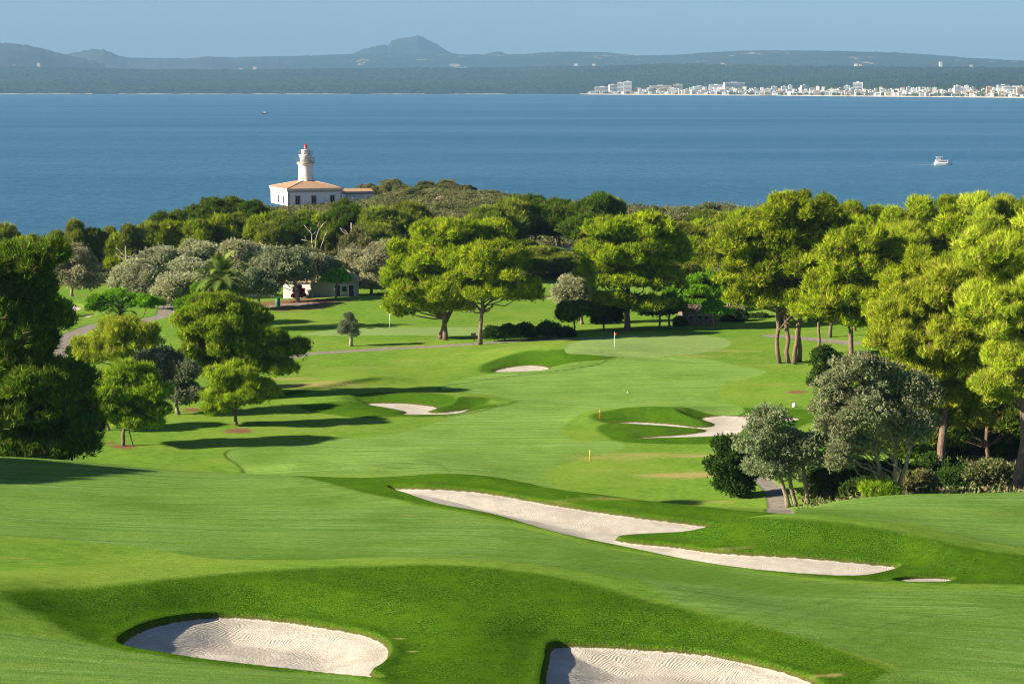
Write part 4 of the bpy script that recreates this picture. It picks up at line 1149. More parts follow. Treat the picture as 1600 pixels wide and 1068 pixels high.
PROTO['scrub'] = (proto('scrub', 'shrub', 3, [(0, 0, 1.9, 1.6, 1.5, 1.0), (-1.5, .3, 1.3, 1.3, 1.2, .9), (1.6, -.3, 1.4, 1.4, 1.2, .9), (.3, -1.0, 1.1, 1.4, 1.0, .8)], tr=(.10, .06), rl=.05, scale_leaf=1.3, limb_n=8, cat='shrub', brown=.16), 3.0, 3.0)
def high(style, s_, seed):
    rg = np.random.default_rng(seed); L = [(0, 0, 15.0, 2.2, 2.1, 1.6)]
    for k in range(9):
        a = k * 2.4 + rg.uniform(-.3, .3); h = 13.6 - k * .95; rr_ = rg.uniform(1.7, 3.0) * (1 if k < 6 else .8)
        L.append((math.cos(a) * rr_, math.sin(a) * rr_, h + rg.uniform(-.5, .5), rg.uniform(1.3, 2.0), rg.uniform(1.3, 2.0), rg.uniform(1.0, 1.5)))
    return proto(style, 'pine_tree', 16.5, L, tr=(.28, .16), scale_leaf=s_, limb_n=14)
PROTO['high'] = (high('pine', 1.3, 1), 16.5, 4.5)
PROTO['highb'] = (high('pine', 1.3, 7), 16.5, 4.5)
PROTO['highpale'] = (high('pale', 1.5, 3), 16.5, 4.5)
PROTO['dome'] = (proto('scrub', 'pine_tree', 5, [(0, 0, 3.2, 2.6, 2.2, 1.4), (-2.4, .2, 2.2, 2.0, 1.8, 1.4), (2.3, -.3, 2.0, 2.1, 1.8, 1.3), (.8, -1.4, 1.8, 2.2, 1.5, 1.2), (-1.1, -1.3, 1.5, 2.0, 1.4, 1.1)], tr=(.16, .1), scale_leaf=1.5, limb_n=8), 5.0, 4.5)
for k_ in list(PROTO): _fit(k_)
used_proto = set()
def wood(px, top, Y, rad, kind, label, group='pines of the wood between the course and the sea', flat=1.0):
    src, H0, R0 = PROTO[kind]
    if kind.startswith('high'): top += 5
    x, _, zt = PY(px, top, Y)
    zg = ground_at(x, Y) + (1.1 * float(vnoise(x, Y, 9, 11)) + .5 * float(vnoise(x, Y, 3, 12)) if Y > 345 else 0) - .3
    H = max(zt - zg, 1.2)
    rm = rad * Y / F
    sz = H / H0; sx = rm / R0
    sx = max(sx, sz / 1.75)
    rz = (px * 1.7 + Y) % 6.28
    if kind in used_proto:
        o = copy_thing(src, (x, Y, zg), rz, (sx, sx, sz), label, group)
    else:
        used_proto.add(kind); o = src; o.location = (x, Y, zg); o.rotation_euler = (0, 0, rz); o.scale = (sx, sx, sz)
        o['label'] = label; o['group'] = group
    o['category'] = 'shrub' if kind == 'scrub' else 'tree'
    return o
WOOD = [
    # left end, against the sea
    (8, 352, 345, 26, 'round', 'pine top against the sea at the very left edge'), (-40, 360, 340, 40, 'round', 'pine just past the left edge of the wood'),
    (32, 372, 340, 26, 'bushy', 'low pale pine second from the left edge against the sea'), (55, 368, 350, 22, 'tall', 'narrow pine in front of the sea above the brownish grey tree'),
    (85, 362, 352, 22, 'tall', 'pine left of the pointed pine on the left skyline'), (117, 345, 350, 19, 'tall', 'pointed pine standing highest on the left skyline'),
    (142, 358, 352, 26, 'round', 'pine immediately right of the pointed pine on the left skyline'), (168, 356, 356, 20, 'tall', 'slim pine on the left skyline before its notch'),
    (186, 366, 350, 20, 'bushy', 'pale pine in the notch of the left skyline'), (203, 352, 350, 20, 'tall', 'dark slim pine left of a bare reddish trunk'),
    (228, 348, 352, 24, 'round', 'pine above the left end of the olive grove'), (255, 333, 372, 26, 'umb', 'dark flat topped pine where the skyline starts to climb'),
    (283, 330, 380, 26, 'umb', 'dark flat topped pine left of the headland slope'), (305, 322, 392, 24, 'umb', 'umbrella pine left of the lighthouse slope'),
    (335, 310, 400, 26, 'umb', 'umbrella pine with domed top nearest left of the lighthouse'), (365, 309, 405, 24, 'umb', 'dark domed pine below and left of the lighthouse corner'),
    (395, 314, 400, 22, 'umb', 'dark pine touching the lighthouse slope at its left foot'), (270, 348, 352, 30, 'bushy', 'broad pale pine in front of the left wood'),
    (310, 345, 348, 28, 'bushy', 'pale pine behind the top of the olive grove'), (345, 338, 352, 28, 'bushy', 'lit pale pine above the palm'),
    (375, 335, 356, 26, 'round', 'pine above the pale round topped olive'), (405, 338, 352, 26, 'bushy', 'pale pine right of the one above the palm'),
    # under the lighthouse
    (440, 332, 352, 26, 'round', 'pine below the lighthouse left window'), (462, 342, 345, 26, 'umb', 'pine left of the bare dead tree'), (425, 350, 340, 24, 'round', 'pine above the big dark olive tree'),
    (478, 330, 365, 24, 'round', 'pine directly below the lighthouse door side'), (505, 335, 362, 22, 'bushy', 'pine behind the bare dead tree'), (520, 345, 352, 20, 'round', 'pine between the dead tree and the pale trunked pine'),
    (536, 313, 362, 20, 'umb', 'dark domed pine in front of the low annex'), (545, 322, 352, 30, 'umb', 'open crowned pine with pale forked trunk right of the dead tree'), (570, 332, 372, 20, 'round', 'pine below the white annex gable'),
    (600, 325, 345, 40, 'round', 'large lit pine left behind the central pair'), (635, 318, 352, 34, 'round', 'lit pine below the brown shrubs of the headland'), (590, 352, 335, 34, 'round', 'pine above the tall grey olive right of the cottage'),
    (655, 330, 356, 26, 'round', 'pine directly behind the left crown of the central pair'), (560, 360, 332, 24, 'scrub', 'brown grey shrubby tree above the cottage'),
    (672, 345, 330, 26, 'bushy', 'pine behind the top of the central pair at its left'),
    (740, 338, 322, 32, 'round', 'pine top between the crowns of the central pair'), (762, 325, 345, 30, 'round', 'lit pine above the right tree of the central pair'), (795, 315, 350, 36, 'round', 'large lit pine right of and behind the central pair'),
    (800, 308, 372, 28, 'umb', 'dark umbrella pine on the ridge above the central pair'), (835, 322, 352, 30, 'umb', 'umbrella pine with slanting trunk left of the sandy clearing'), (830, 306, 385, 24, 'umb', 'dark umbrella pine near the ridge top'),
    (868, 312, 370, 30, 'umb', 'umbrella pine between ridge and clearing'), (872, 325, 352, 28, 'umb', 'umbrella pine over the sandy clearing, middle one'), (905, 318, 358, 30, 'umb', 'umbrella pine right of the sandy clearing'),
    (935, 304, 362, 36, 'umb', 'tallest umbrella pine on the skyline left of the domed pine'), (955, 312, 366, 26, 'round', 'dark pine right behind the tallest umbrella pine'), (915, 335, 345, 28, 'umb', 'dark pine left behind the domed pine'),
    (850, 385, 335, 34, 'round', 'shaded low pine below the sandy clearing'), (880, 395, 332, 30, 'round', 'dark shaded pine left of the domed pine foot'), (830, 400, 330, 26, 'round', 'dark shaded pine right of the central pair crown'),
    (905, 405, 334, 26, 'round', 'dark bushy pine at the far edge of the distant fairway'), (820, 375, 342, 26, 'umb', 'dark pine in shadow behind the right central crown'),
    # right of the domed pine
    (1070, 350, 330, 30, 'round', 'pine right behind the domed pine'), (1095, 345, 340, 28, 'bushy', 'pale pine in the dip right of the domed pine'), (1120, 352, 330, 26, 'round', 'pine at the left shoulder of the four trunked pine'),
    (1085, 372, 318, 30, 'bushy', 'pale bushy pine above the bright stone pine'), (1115, 378, 315, 28, 'bushy', 'pale bushy pine left of the four trunked crown'), (1060, 365, 335, 26, 'umb', 'dark pine at the right shoulder of the domed pine'),
    (1045, 340, 360, 26, 'scrub', 'scrubby tree in the dip below the sea'), (1100, 330, 372, 30, 'round', 'darker pine low on the skyline in the dip'), (1135, 335, 350, 28, 'bushy', 'pale pine left of the highest right crown'),
    (1070, 405, 305, 24, 'round', 'shaded pine above the bright stone pine, left part'), (1125, 415, 300, 26, 'scrub', 'grey green shrubby tree above the stone ruin'),
    (1100, 432, 300, 26, 'round', 'dark pine directly behind the bright stone pine'), (1160, 330, 330, 30, 'bushy', 'pale pine behind the left side of the four trunked crown'),
    # right wood
    (1225, 312, 262, 40, 'high', 'pine just behind the highest right crown'), (1290, 306, 268, 36, 'high', 'pine on the right skyline, first right of the highest crown'), (1325, 312, 262, 36, 'highb', 'pine on the right skyline above the layered pine'),
    (1365, 318, 262, 30, 'highb', 'lower pine in the notch of the right skyline'), (1400, 322, 255, 34, 'high', 'pale pine right of the notch in the right skyline'), (1440, 306, 255, 44, 'high', 'broad pine on the right skyline right of the notch'),
    (1485, 303, 262, 36, 'highb', 'pine on the right skyline, middle of the long crest'), (1530, 298, 255, 38, 'highpale', 'pale pointed pine on the right skyline'), (1570, 302, 258, 40, 'highpale', 'pale pine near the right end of the skyline'),
    (1610, 303, 255, 40, 'highb', 'pine at the very right end of the skyline'), (1660, 310, 255, 44, 'highb', 'pine just past the right edge of the photo'),
    (1420, 345, 222, 48, 'highpale', 'pale broad pine in the middle of the right wood'), (1480, 335, 222, 50, 'high', 'pale lit pine behind the sloping pine'), (1540, 345, 215, 44, 'high', 'pine between the sloping pine and the right skyline'),
    (1600, 340, 215, 50, 'highb', 'pale pine behind the very large right edge pine'), (1365, 360, 235, 40, 'high', 'pine between the layered pine and the right wood'), (1440, 385, 205, 44, 'high', 'dark shaded pine left of the sloping pine top'),
    (1400, 420, 200, 40, 'high', 'dark pine right of the layered pine'), (1300, 345, 245, 44, 'high', 'pine between the four trunked pine and the layered pine'), (1500, 400, 190, 46, 'highb', 'pine behind the top of the sloping pine'),
    (1420, 480, 190, 40, 'high', 'shaded pine low behind the sloping pine'), (1340, 335, 250, 34, 'highb', 'pale pine top above the layered pine'),
]
for w in WOOD:
    wood(*w)
# shrubs and wind bent trees on the headland
for px, top, Y, rad, kind, lb in [
    (572, 288, 532, 22, 'dome', 'wind bent dark pine behind the annex roof'), (612, 281, 520, 30, 'dome', 'broad wind bent pine on the headland right of the lighthouse'), (632, 290, 500, 20, 'scrub', 'grey shrub right of the wind bent pine'),
    (600, 302, 470, 16, 'scrub', 'brown shrub beside the annex gable'), (620, 298, 468, 26, 'scrub', 'dry brown shrub on the headland slope'), (645, 293, 470, 22, 'dome', 'brown wind swept shrub left of the pale boulder'),
    (668, 283, 480, 26, 'dome', 'highest wind swept tree on the headland ridge'), (700, 281, 482, 26, 'dome', 'dark domed tree on the headland ridge'), (726, 289, 478, 18, 'dome', 'dark tree at the right shoulder of the headland ridge'),
    (748, 297, 475, 22, 'scrub', 'shrub on the skyline right of the headland top'), (772, 297, 478, 14, 'dome', 'small dark round shrub on the headland skyline'), (790, 302, 470, 18, 'scrub', 'shrub stepping down the headland skyline'),
    (812, 304, 465, 18, 'dome', 'shrub low on the headland skyline'), (835, 312, 460, 20, 'scrub', 'last shrub of the headland skyline'),
    (985, 326, 470, 18, 'scrub', 'shrub on the low shore right of the tallest umbrella pine'), (1005, 324, 475, 16, 'scrub', 'grey shrub on the low shore before the gap'), (1025, 322, 478, 12, 'scrub', 'small shrub at the water gap'),
    (1075, 322, 470, 26, 'scrub', 'shrub group left on the low shore behind the dip'), (1100, 318, 468, 24, 'scrub', 'highest grey shrub on the low shore behind the dip'), (1125, 322, 470, 20, 'scrub', 'shrub right on the low shore behind the dip'), (1140, 326, 460, 16, 'scrub', 'small shrub beside the highest right crown')]:
    wood(px, top, Y, rad, kind, lb, 'wind swept growth on the headland')

# ---- low scrub covering the headland and the floor of the wood
def ground_scrub():
    rg = np.random.default_rng(5)
    n = 9000
    th = rg.uniform(-R(17), R(17), n); Y = 334 + (520 - 334) * rg.random(n) ** .8
    X = np.tan(th) * Y
    n2 = 500
    Y2 = rg.uniform(137, 215, n2); X2 = (rg.uniform(.21, .30, n2)) * Y2 + 3
    n3 = 160
    Y3 = rg.uniform(140, 200, n3); X3 = -rg.uniform(.25, .30, n3) * Y3 - 1
    n4 = 150
    Y4 = rg.uniform(138, 152, n4); X4 = rg.uniform(.155, .27, n4) * Y4
    Xa = np.concatenate([X, X2, X3, X4]); Ya = np.concatenate([Y, Y2, Y3, Y4])
    Z = form(Xa, Ya) + np.where(Ya > 345, 1.1 * vnoise(Xa, Ya, 9, 11) + .5 * vnoise(Xa, Ya, 3, 12), 0)
    ok = (Z > 1.6) & ~((np.abs(Xa + 48) < 14) & (np.abs(Ya - 508) < 17))
    coast = 505 - 90 * sstep(-58, -84, Xa) - 60 * sstep(75, 120, Xa)
    ok &= Ya < coast + 4
    Xa, Ya, Z = Xa[ok], Ya[ok], Z[ok]
    s = .7 + .9 * rg.random(len(Xa)) * np.where(Ya > 330, 1, .8)
    s = s * np.where((rg.random(len(Xa)) < .06) & (Ya > 345), 2.1, 1.0) * (.75 + .5 * (vnoise(Xa, Ya, 14, 51) + .5))
    q = np.stack([Xa, Ya, Z + .1, s * 1.25, s * 1.15, s * .62], 1)
    me = foliage('scrub_cover', rg, q, 5.0, .34, .10, 5, .35, brown=.14, low=-.1, tint_puff=.7)
    o = link('scrub_cover', me, M['scrub']); tag(o, kind='stuff')
ground_scrub()

# ---- dead trees, palms
def dead_tree():
    rg = np.random.default_rng(9)
    Y = 338
    bx, by, bz = PY(492, 400, Y)[0], Y, 0
    bz = ground_at(bx, Y)
    root = empty('dead_tree', (bx, by, bz)); tag(root, 'leafless pale dead tree with forked bare branches above the olives', 'tree')
    mb = MB()
    def q(px, py): 
        p = PY(px, py, Y); return Vector((p[0] - bx, rg.uniform(-.6, .6), p[2] - bz))
    base = Vector((0, 0, 0))
    def br(pts, r0):
        P = [pts[0]] + [pts[i] for i in range(1, len(pts))]
        mb.tube(P, [r0 * (1 - .75 * i / (len(P) - 1)) for i in range(len(P))], 6)
    j1 = q(489, 392); j2 = q(493, 396)
    br([base, q(490, 405), j1, q(487, 378), q(487, 365), q(480, 358), q(475, 352)], .14)
    br([base + Vector((.2, 0, 0)), j2, q(493, 375), q(498, 360), q(505, 350), q(511, 345)], .14)
    br([base + Vector((.4, 0, 0)), q(497, 395), q(503, 382), q(508, 366), q(514, 358)], .12)
    br([q(487, 382), q(480, 376), q(470, 374)], .10); br([q(488, 386), q(480, 392), q(475, 386)], .09)
    br([q(487, 368), q(493, 362), q(497, 366)], .08); br([q(498, 360), q(496, 352), q(500, 346)], .07); br([q(484, 362), q(486, 354)], .06)
    br([q(480, 376), q(476, 368)], .05); br([q(508, 366), q(512, 368)], .05)
    mb.build('trunk', M['bark_dead'], root)
dead_tree()
def pale_trunk(px0, py0, px1, py1, Y, lab, r=.22):
    rg = np.random.default_rng(int(px0))
    a = PY(px0, py0, Y); zg = ground_at(a[0], Y)
    root = empty('bare_tree', (a[0], Y, zg)); tag(root, lab, 'tree')
    top = PY(px1, py1, Y); t = Vector((top[0] - a[0], 0, top[2] - zg))
    mb = MB()
    P = bend_path(rg, (0, 0, 0), t, 6, .12)
    mb.tube(P, [r * (1 - .5 * i / 6) for i in range(7)], 7)
    for s in (-1, 1, -1):
        i = rg.integers(3, 6); b = P[i]
        mb.tube(bend_path(rg, b, b + Vector((s * 1.8, .3, 1.6)), 4, .3), [.09, .07, .06, .05, .03], 5)
    mb.build('trunk', M['bark_dead'], root)
pale_trunk(549, 400, 549, 348, 340, 'straight pale trunk with forked limbs right of the dead tree')
pale_trunk(198, 420, 196, 385, 340, 'reddish bare trunk at the edge of the left wood', .18)
def palm(px, py_top, py_base, Y, label, R_, n=46, droop=1.0, up_=.9):
    rg = np.random.default_rng(int(px))
    c = PY(px, py_top, Y); zg = ground_at(c[0], Y)
    root = empty('palm_tree', (c[0], Y, zg)); tag(root, label, 'palm tree')
    h = c[2] - zg
    mb = MB(); mb.lathe([(.42, 0), (.34, .4), (.30, h * .5), (.33, h * .85), (.50, h - .35), (.45, h), (.2, h + .3)], 12)
    mb.build('trunk', M['bark_palm'], root)
    V = []; T = []
    for k in range(n):
        az = k * 2.399 + rg.uniform(-.2, .2)
        el = R(85) - (k / n) * R(105) + rg.uniform(-.1, .1)
        L = R_ * (1.05 - .15 * abs(k / n - .4)) * rg.uniform(.9, 1.1)
        d = Vector((math.cos(az) * math.cos(el), math.sin(az) * math.cos(el), math.sin(el)))
        p = Vector((0, 0, h)) + d * .25; N = 14; tint = rg.uniform(0, .9) if k / n < .9 else 1.2
        prev = None
        for i in range(N):
            t = i / (N - 1)
            d = (d + Vector((0, 0, -.16 * droop * (0.3 + t)))).normalized()
            q = p + d * L / N
            side = d.cross(Vector((0, 0, 1)))
            if side.length < .2: side = Vector((-math.sin(az), math.cos(az), 0))
            side.normalize(); nn = side.cross(d).normalized()
            V += [p - side * .06, p + side * .06, q + nn * .0]; T += [tint] * 3
            ll = .60 * R_ / 3.5 * (math.sin(math.pi * (.12 + .86 * t)) + .15)
            for s in (-1, 1):
                for j in range(3):
                    b = p.lerp(q, j / 3)
                    tip = b + side * s * ll * rg.uniform(.85, 1.1) + d * ll * .55 + nn * ll * .18 - Vector((0, 0, ll * .18))
                    V += [b - d * .07, b + d * .08, tip]; T += [min(1.2, max(0, tint + rg.uniform(-.15, .15)))] * 3
            p = q
    V = np.array([tuple(v) for v in V])
    link('fronds', np_mesh('fronds', V, np.arange(len(V)).reshape(-1, 3), 3, False, dict(tint=np.array(T))), M['palm'], root)
palm(345, 438, 470, 262, 'tall date palm with arching fronds in front of the olive grove', 4.4, 54)
palm(186, 492, 505, 226, 'short young palm half hidden below the spreading stone pine', 2.3, 30)

# ------------------------------------------------------------------ masonry materials
M['white'] = plain('white_render', (.82, .81, .79), .85, .06, .8)
M['white2'] = plain('weathered_white_render', (.70, .69, .66), .85, .10, 1.2)
M['cream'] = plain('cream_render', (.66, .58, .46), .85, .08)
M['ochre'] = plain('ochre_render', (.60, .42, .26), .85, .08)
M['stone_trim'] = plain('stone_trim', (.42, .36, .28), .9, .18, 3)
M['dark'] = plain('dark_opening', (.020, .022, .026), .5, .2)
M['glass'] = plain('window_glass', (.030, .040, .050), .15, .2)
M['rail'] = plain('grey_railing', (.16, .17, .18), .5, .1, metal=.4)
M['red'] = plain('red_paint', (.62, .020, .025), .45, .05)
M['yellow'] = plain('yellow_paint', (.75, .55, .02), .5, .05)
M['orange_red'] = plain('orange_red_paint', (.70, .09, .03), .5, .05)
M['pole'] = plain('white_pole', (.80, .80, .78), .4, .03)
M['green_bin'] = plain('green_bin', (.035, .16, .10), .5, .1)
M['wood'] = plain('dark_timber', (.045, .032, .024), .8, .3, 4)
M['maroon'] = plain('maroon_shutter', (.17, .035, .035), .7, .15)
M['blue_frame'] = plain('pale_blue_frame', (.42, .50, .58), .7, .05)
M['grey_wall'] = plain('grey_render', (.36, .335, .30), .9, .08, 1.0)
M['rust'] = plain('orange_brown_dust', (.30, .15, .07), .95, .2, 3)
def tile_mat(name, c1, c2, c3, sc=1.0):
    m, nt, b = mat(name); t = NT(nt)
    v = t.obj()
    w = t.new('ShaderNodeTexWave', wave_type='BANDS', bands_direction='X'); t.L(v, w.inputs[0])
    w.inputs['Scale'].default_value = 1.2 * sc; w.inputs['Distortion'].default_value = .4
    n = t.noise(v, 2.2 * sc, 5, .8)
    c = t.mix(t.ramp(n, .35, .65), c1, c2)
    c = t.mix(t.ramp(t.noise(v, 5.0 * sc, 3, .8), .52, .66), c, c3)
    t.L(c, b.inputs['Base Color']); b.inputs['Roughness'].default_value = .95
    t.L(t.bump(w.outputs['Fac'], .10, .8), b.inputs['Normal'])
    return m
M['tiles'] = tile_mat('terracotta_tiles', (.36, .21, .125), (.50, .33, .205), (.28, .16, .10))
M['old_tiles'] = tile_mat('old_roof_tiles', (.42, .29, .20), (.62, .48, .36), (.22, .14, .09), 1.6)
def stone_mat():
    m, nt, b = mat('rubble_stone'); t = NT(nt)
    v = t.obj()
    vo = t.new('ShaderNodeTexVoronoi'); t.L(v, vo.inputs['Vector']); vo.inputs['Scale'].default_value = 4.2
    n = t.noise(v, 3, 5, .7)
    c = t.mix(t.ramp(n, .3, .7), (.13, .095, .065), (.30, .235, .165))
    c = t.mix(t.ramp(vo.outputs['Distance'], .05, .25), (.07, .05, .035), c)
    t.L(c, b.inputs['Base Color']); b.inputs['Roughness'].default_value = .95
    t.L(t.bump(vo.outputs['Distance'], .25, 1.0), b.inputs['Normal'])
    return m
M['rubble'] = stone_mat()
def tower_mat():
    m, nt, b = mat('tower_render'); t = NT(nt)
    v = t.obj()
    sp = t.new('ShaderNodeSeparateXYZ'); t.L(v, sp.inputs[0])
    n = t.noise(t.scale(v, 1.2, 1.2, .8), 1.0, 5, .75)
    zz = t.math('MULTIPLY', t.ramp(sp.outputs[2], 4.9, 5.6), t.ramp(sp.outputs[2], 8.0, 7.0))
    c = t.mix(t.ramp(t.noise(v, .9, 4), .3, .7), (.66, .65, .62), (.78, .77, .74))
    c = t.mix(t.math('MULTIPLY', zz, t.ramp(n, .50, .56)), c, (.66, .50, .22))
    bands = t.math('MULTIPLY', t.math('MULTIPLY', t.ramp(t.math('SINE', t.math('MULTIPLY', sp.outputs[2], 9.0)), .82, .95), zz), .5)
    c = t.mix(bands, c, (.42, .38, .32))
    t.L(c, b.inputs['Base Color']); b.inputs['Roughness'].default_value = .8
    return m
M['tower'] = tower_mat()

# ------------------------------------------------------------------ lighthouse
def wall_with_openings(mb, W, H, D, opens, t=.35):
    """wall in the plane y=0..t facing -y, x 0..W, with rectangular openings (x0,x1,z0,z1)"""
    xs = sorted({0, W, *[o[0] for o in opens], *[o[1] for o in opens]})
    for a, b in zip(xs[:-1], xs[1:]):
        cuts = sorted([(o[2], o[3]) for o in opens if o[0] <= a + 1e-6 and o[1] >= b - 1e-6])
        z = 0
        for c0, c1 in cuts:
            if c0 > z + 1e-6: mb.box(a, b, 0, t, z, c0)
            z = c1
        if z < H: mb.box(a, b, 0, t, z, H)
def lighthouse():
    Y = 498.0
    m = Y * 1.003 / F
    c = PY(450, 321, Y)                                   # the near left corner
    th = R(23)
    root = empty('lighthouse', (c[0], c[1], c[2] - .1), th)
    tag(root, 'white lighthouse with round tower, red topped lantern and orange tiled hip roof', 'lighthouse')
    W, D, H = 14.2, 15.2, 3.7
    mb = MB()
    fo = [(2.0, 3.1, .25, 2.35), (6.2, 7.3, .25, 2.35), (11.1, 12.2, .45, 2.35)]
    wall_with_openings(mb, W, H, D, fo)
    # left wall, built in the same way and turned
    lf = MB(); lo = [(2.6, 3.4, .3, 2.3), (6.6, 7.6, .3, 2.3), (11.0, 11.9, .3, 2.3)]
    wall_with_openings(lf, D, H, W, lo)
    Mx = Matrix(((0, 1, 0, 0), (-1, 0, 0, D), (0, 0, 1, 0), (0, 0, 0, 1)))
    lv = [tuple(Mx @ Vector(v)) for v in lf.v]
    lv = [(v[0] - .002, v[1] - .0, v[2]) for v in lv]
    mb.add([(v[0], min(max(v[1], .352), D), v[2]) for v in lv], lf.f)
    mb.box(.352, W, D - .35, D + .002, 0, H); mb.box(W - .35, W + .002, .352, D - .352, 0, H)
    mb.build('wall', M['white'], root)
    for k, (x0, x1, z0, z1) in enumerate(fo):
        s = MB().box(x0 + .06, x1 - .06, .16, .22, z0 + .05, z1 - .05).build('window' if k else 'door', M['glass'] if k else M['dark'], root)
        f = MB()
        f.box(x0 - .16, x0, -.04, .10, z0, z1 + .18); f.box(x1, x1 + .16, -.04, .10, z0, z1 + .18); f.box(x0, x1, -.04, .10, z1, z1 + .18)
        f.box((x0 + x1) / 2 - .03, (x0 + x1) / 2 + .03, .10, .155, z0, z1)
        f.build('frame', M['stone_trim'], s)
    for y0, y1, z0, z1 in lo:
        a, b = D - y1, D - y0
        s = MB().box(.16, .22, a + .06, b - .06, z0 + .05, z1 - .05).build('window', M['glass'], root)
        f = MB().box(-.045, .08, a - .14, a, z0, z1 + .16).box(-.045, .08, b, b + .14, z0, z1 + .16).box(-.045, .08, a, b, z1, z1 + .16)
        f.build('frame', M['stone_trim'], s)
    q = MB()
    for i in range(9):                                     # corner stones
        w = .55 if i % 2 else .36
        q.box(-.045, w, -.045, w, i * .36, i * .36 + .34)
        q.box(W - w, W + .045, -.045, w, i * .36, i * .36 + .34)
    q.build('corner_stones', M['stone_trim'], root)
    q = MB(); q.box(-.10, W + .10, -.10, D + .10, H - .40, H - .02); q.build('cornice', M['stone_trim'], root)
    q = MB(); q.box(-.30, W + .30, -.30, D + .30, H, H + .55); q.build('parapet', M['cream'], root)
    rz0, rz1 = H + .57, H + 2.35
    cx, cy_ = W / 2, D / 2
    ov = .35
    V = [(-ov, -ov, rz0), (W + ov, -ov, rz0), (W + ov, D + ov, rz0), (-ov, D + ov, rz0), (cx - .6, cy_ - .8, rz1), (cx + .6, cy_ - .8, rz1), (cx + .6, cy_ + .8, rz1), (cx - .6, cy_ + .8, rz1)]
    q = MB(); q.add(V, [(0, 1, 5, 4), (1, 2, 6, 5), (2, 3, 7, 6), (3, 0, 4, 7), (4, 5, 6, 7), (3, 2, 1, 0)])
    rf = q.build('roof', M['tiles'], root)
    q = MB()
    for a, b in ((0, 4), (1, 5), (2, 6), (3, 7)): q.tube([V[a], V[b]], .13, 6)
    q.build('roof_ridge', M['old_tiles'], rf)
    # tower
    top = lambda py: PY(473, py, Y + 7)[2] - (c[2] - .1)
    z1, z2, z3, z4 = top(255.5), top(243.5), top(234.5), top(226.0)
    zb = H + .6
    q = MB(); q.lathe([(2.15, zb), (2.12, zb + 1.4), (1.95, zb + 1.7), (1.87, z1 - 1.0), (1.87, z1 - .45), (2.05, z1 - .35), (2.2, z1 - .12), (2.2, z1 - .02)], 32, (cx, cy_))
    tw = q.build('tower', M['tower'], root)
    q = MB(); q.lathe([(2.28, z1), (2.32, z1 + .10), (2.32, z1 + .26), (1.5, z1 + .27)], 32, (cx, cy_)); q.build('gallery', M['stone_trim'], tw)
    q = MB(); q.lathe([(1.50, z1 + .28), (1.45, z2 - .5), (1.6, z2 - .30), (1.72, z2 - .02), ], 32, (cx, cy_)); q.build('upper_drum', M['white2'], tw)
    q = MB(); q.lathe([(1.74, z2), (1.78, z2 + .06), (1.78, z2 + .20), (1.1, z2 + .21)], 32, (cx, cy_)); q.build('gallery', M['white2'], tw)
    q = MB(); q.lathe([(1.15, z2 + .22), (1.10, z3 - .1), (1.2, z3), (.6, z3 + .06)], 28, (cx, cy_)); q.build('watch_room', M['white2'], tw)
    def railing(r, z, h):
        q = MB(); n = 22
        for i in range(n):
            a = 2 * math.pi * i / n
            q.tube([(cx + r * math.cos(a), cy_ + r * math.sin(a), z), (cx + r * math.cos(a), cy_ + r * math.sin(a), z + h)], .028, 4)
        for k in (.33, .66, 1.0):
            q.tube([(cx + r * math.cos(2 * math.pi * i / 32), cy_ + r * math.sin(2 * math.pi * i / 32), z + h * k) for i in range(33)], .030, 4)
        q.build('railing', M['rail'], tw)
    railing(2.24, z1 + .26, 1.15); railing(1.72, z2 + .2, 1.05)
    q = MB(); q.lathe([(.40, z3 + .07), (.40, z3 + .42)], 16, (cx, cy_)); lan = q.build('lantern', M['red'], root)
    q = MB(); q.lathe([(.34, z3 + .43), (.34, z4 - .62)], 16, (cx, cy_)); q.build('lantern_glass', M['pole'], lan)
    q = MB()
    for i in range(8):
        a = math.pi * i / 4
        q.tube([(cx + .36 * math.cos(a), cy_ + .36 * math.sin(a), z3 + .42), (cx + .36 * math.cos(a), cy_ + .36 * math.sin(a), z4 - .62)], .03, 4)
    q.build('lantern_bars', M['red'], lan)
    q = MB(); q.lathe([(.45, z4 - .62), (.44, z4 - .5), (.36, z4 - .25), (.16, z4 - .02), (.05, z4 + .02), (.04, z4 + .25)], 16, (cx, cy_)); q.build('lantern_dome', M['red'], lan)
    q = MB(); q.tube([(cx + .9, cy_ + .2, z3), (cx + .9, cy_ + .2, z4 + 1.6)], .025, 4); q.build('aerial', M['rail'], root)
    # annex to the right
    a0 = PY(546, 321, Y + 12); a1 = PY(577, 321, Y + 9)
    ra = empty('annex_building', (a0[0], a0[1], c[2] - .2), R(14))
    tag(ra, 'low white annex with sloping orange roof right of the lighthouse', 'building')
    w = 6.6
    q = MB(); q.add([(-.5, 0, 0), (w, 0, 0), (w, 7, 0), (-.5, 7, 0), (-.5, 0, 2.4), (w, 0, 2.4), (w, 7, 3.1), (-.5, 7, 3.1)], [(0, 3, 2, 1), (4, 5, 6, 7), (0, 1, 5, 4), (1, 2, 6, 5), (2, 3, 7, 6), (3, 0, 4, 7)])
    q.box(3.8, w + .003, -.10, -.002, 0, 2.2)
    q.build('wall', M['white'], ra)
    q = MB(); q.add([(-2.6, -.3, 2.45), (w + .1, -.3, 2.45), (w + .1, 7.2, 3.35), (-.6, 7.2, 3.35), (-2.6, -.3, 2.6), (w + .1, -.3, 2.6), (w + .1, 7.2, 3.5), (-.6, 7.2, 3.5)], [(0, 3, 2, 1), (4, 5, 6, 7), (0, 1, 5, 4), (1, 2, 6, 5), (2, 3, 7, 6), (3, 0, 4, 7)])
    q.build('roof', M['tiles'], ra)
    MB().box(4.6, 5.6, -.14, -.105, .7, 1.7).build('window', M['glass'], ra)
    rb = PY(690, 318, 462)
lighthouse()

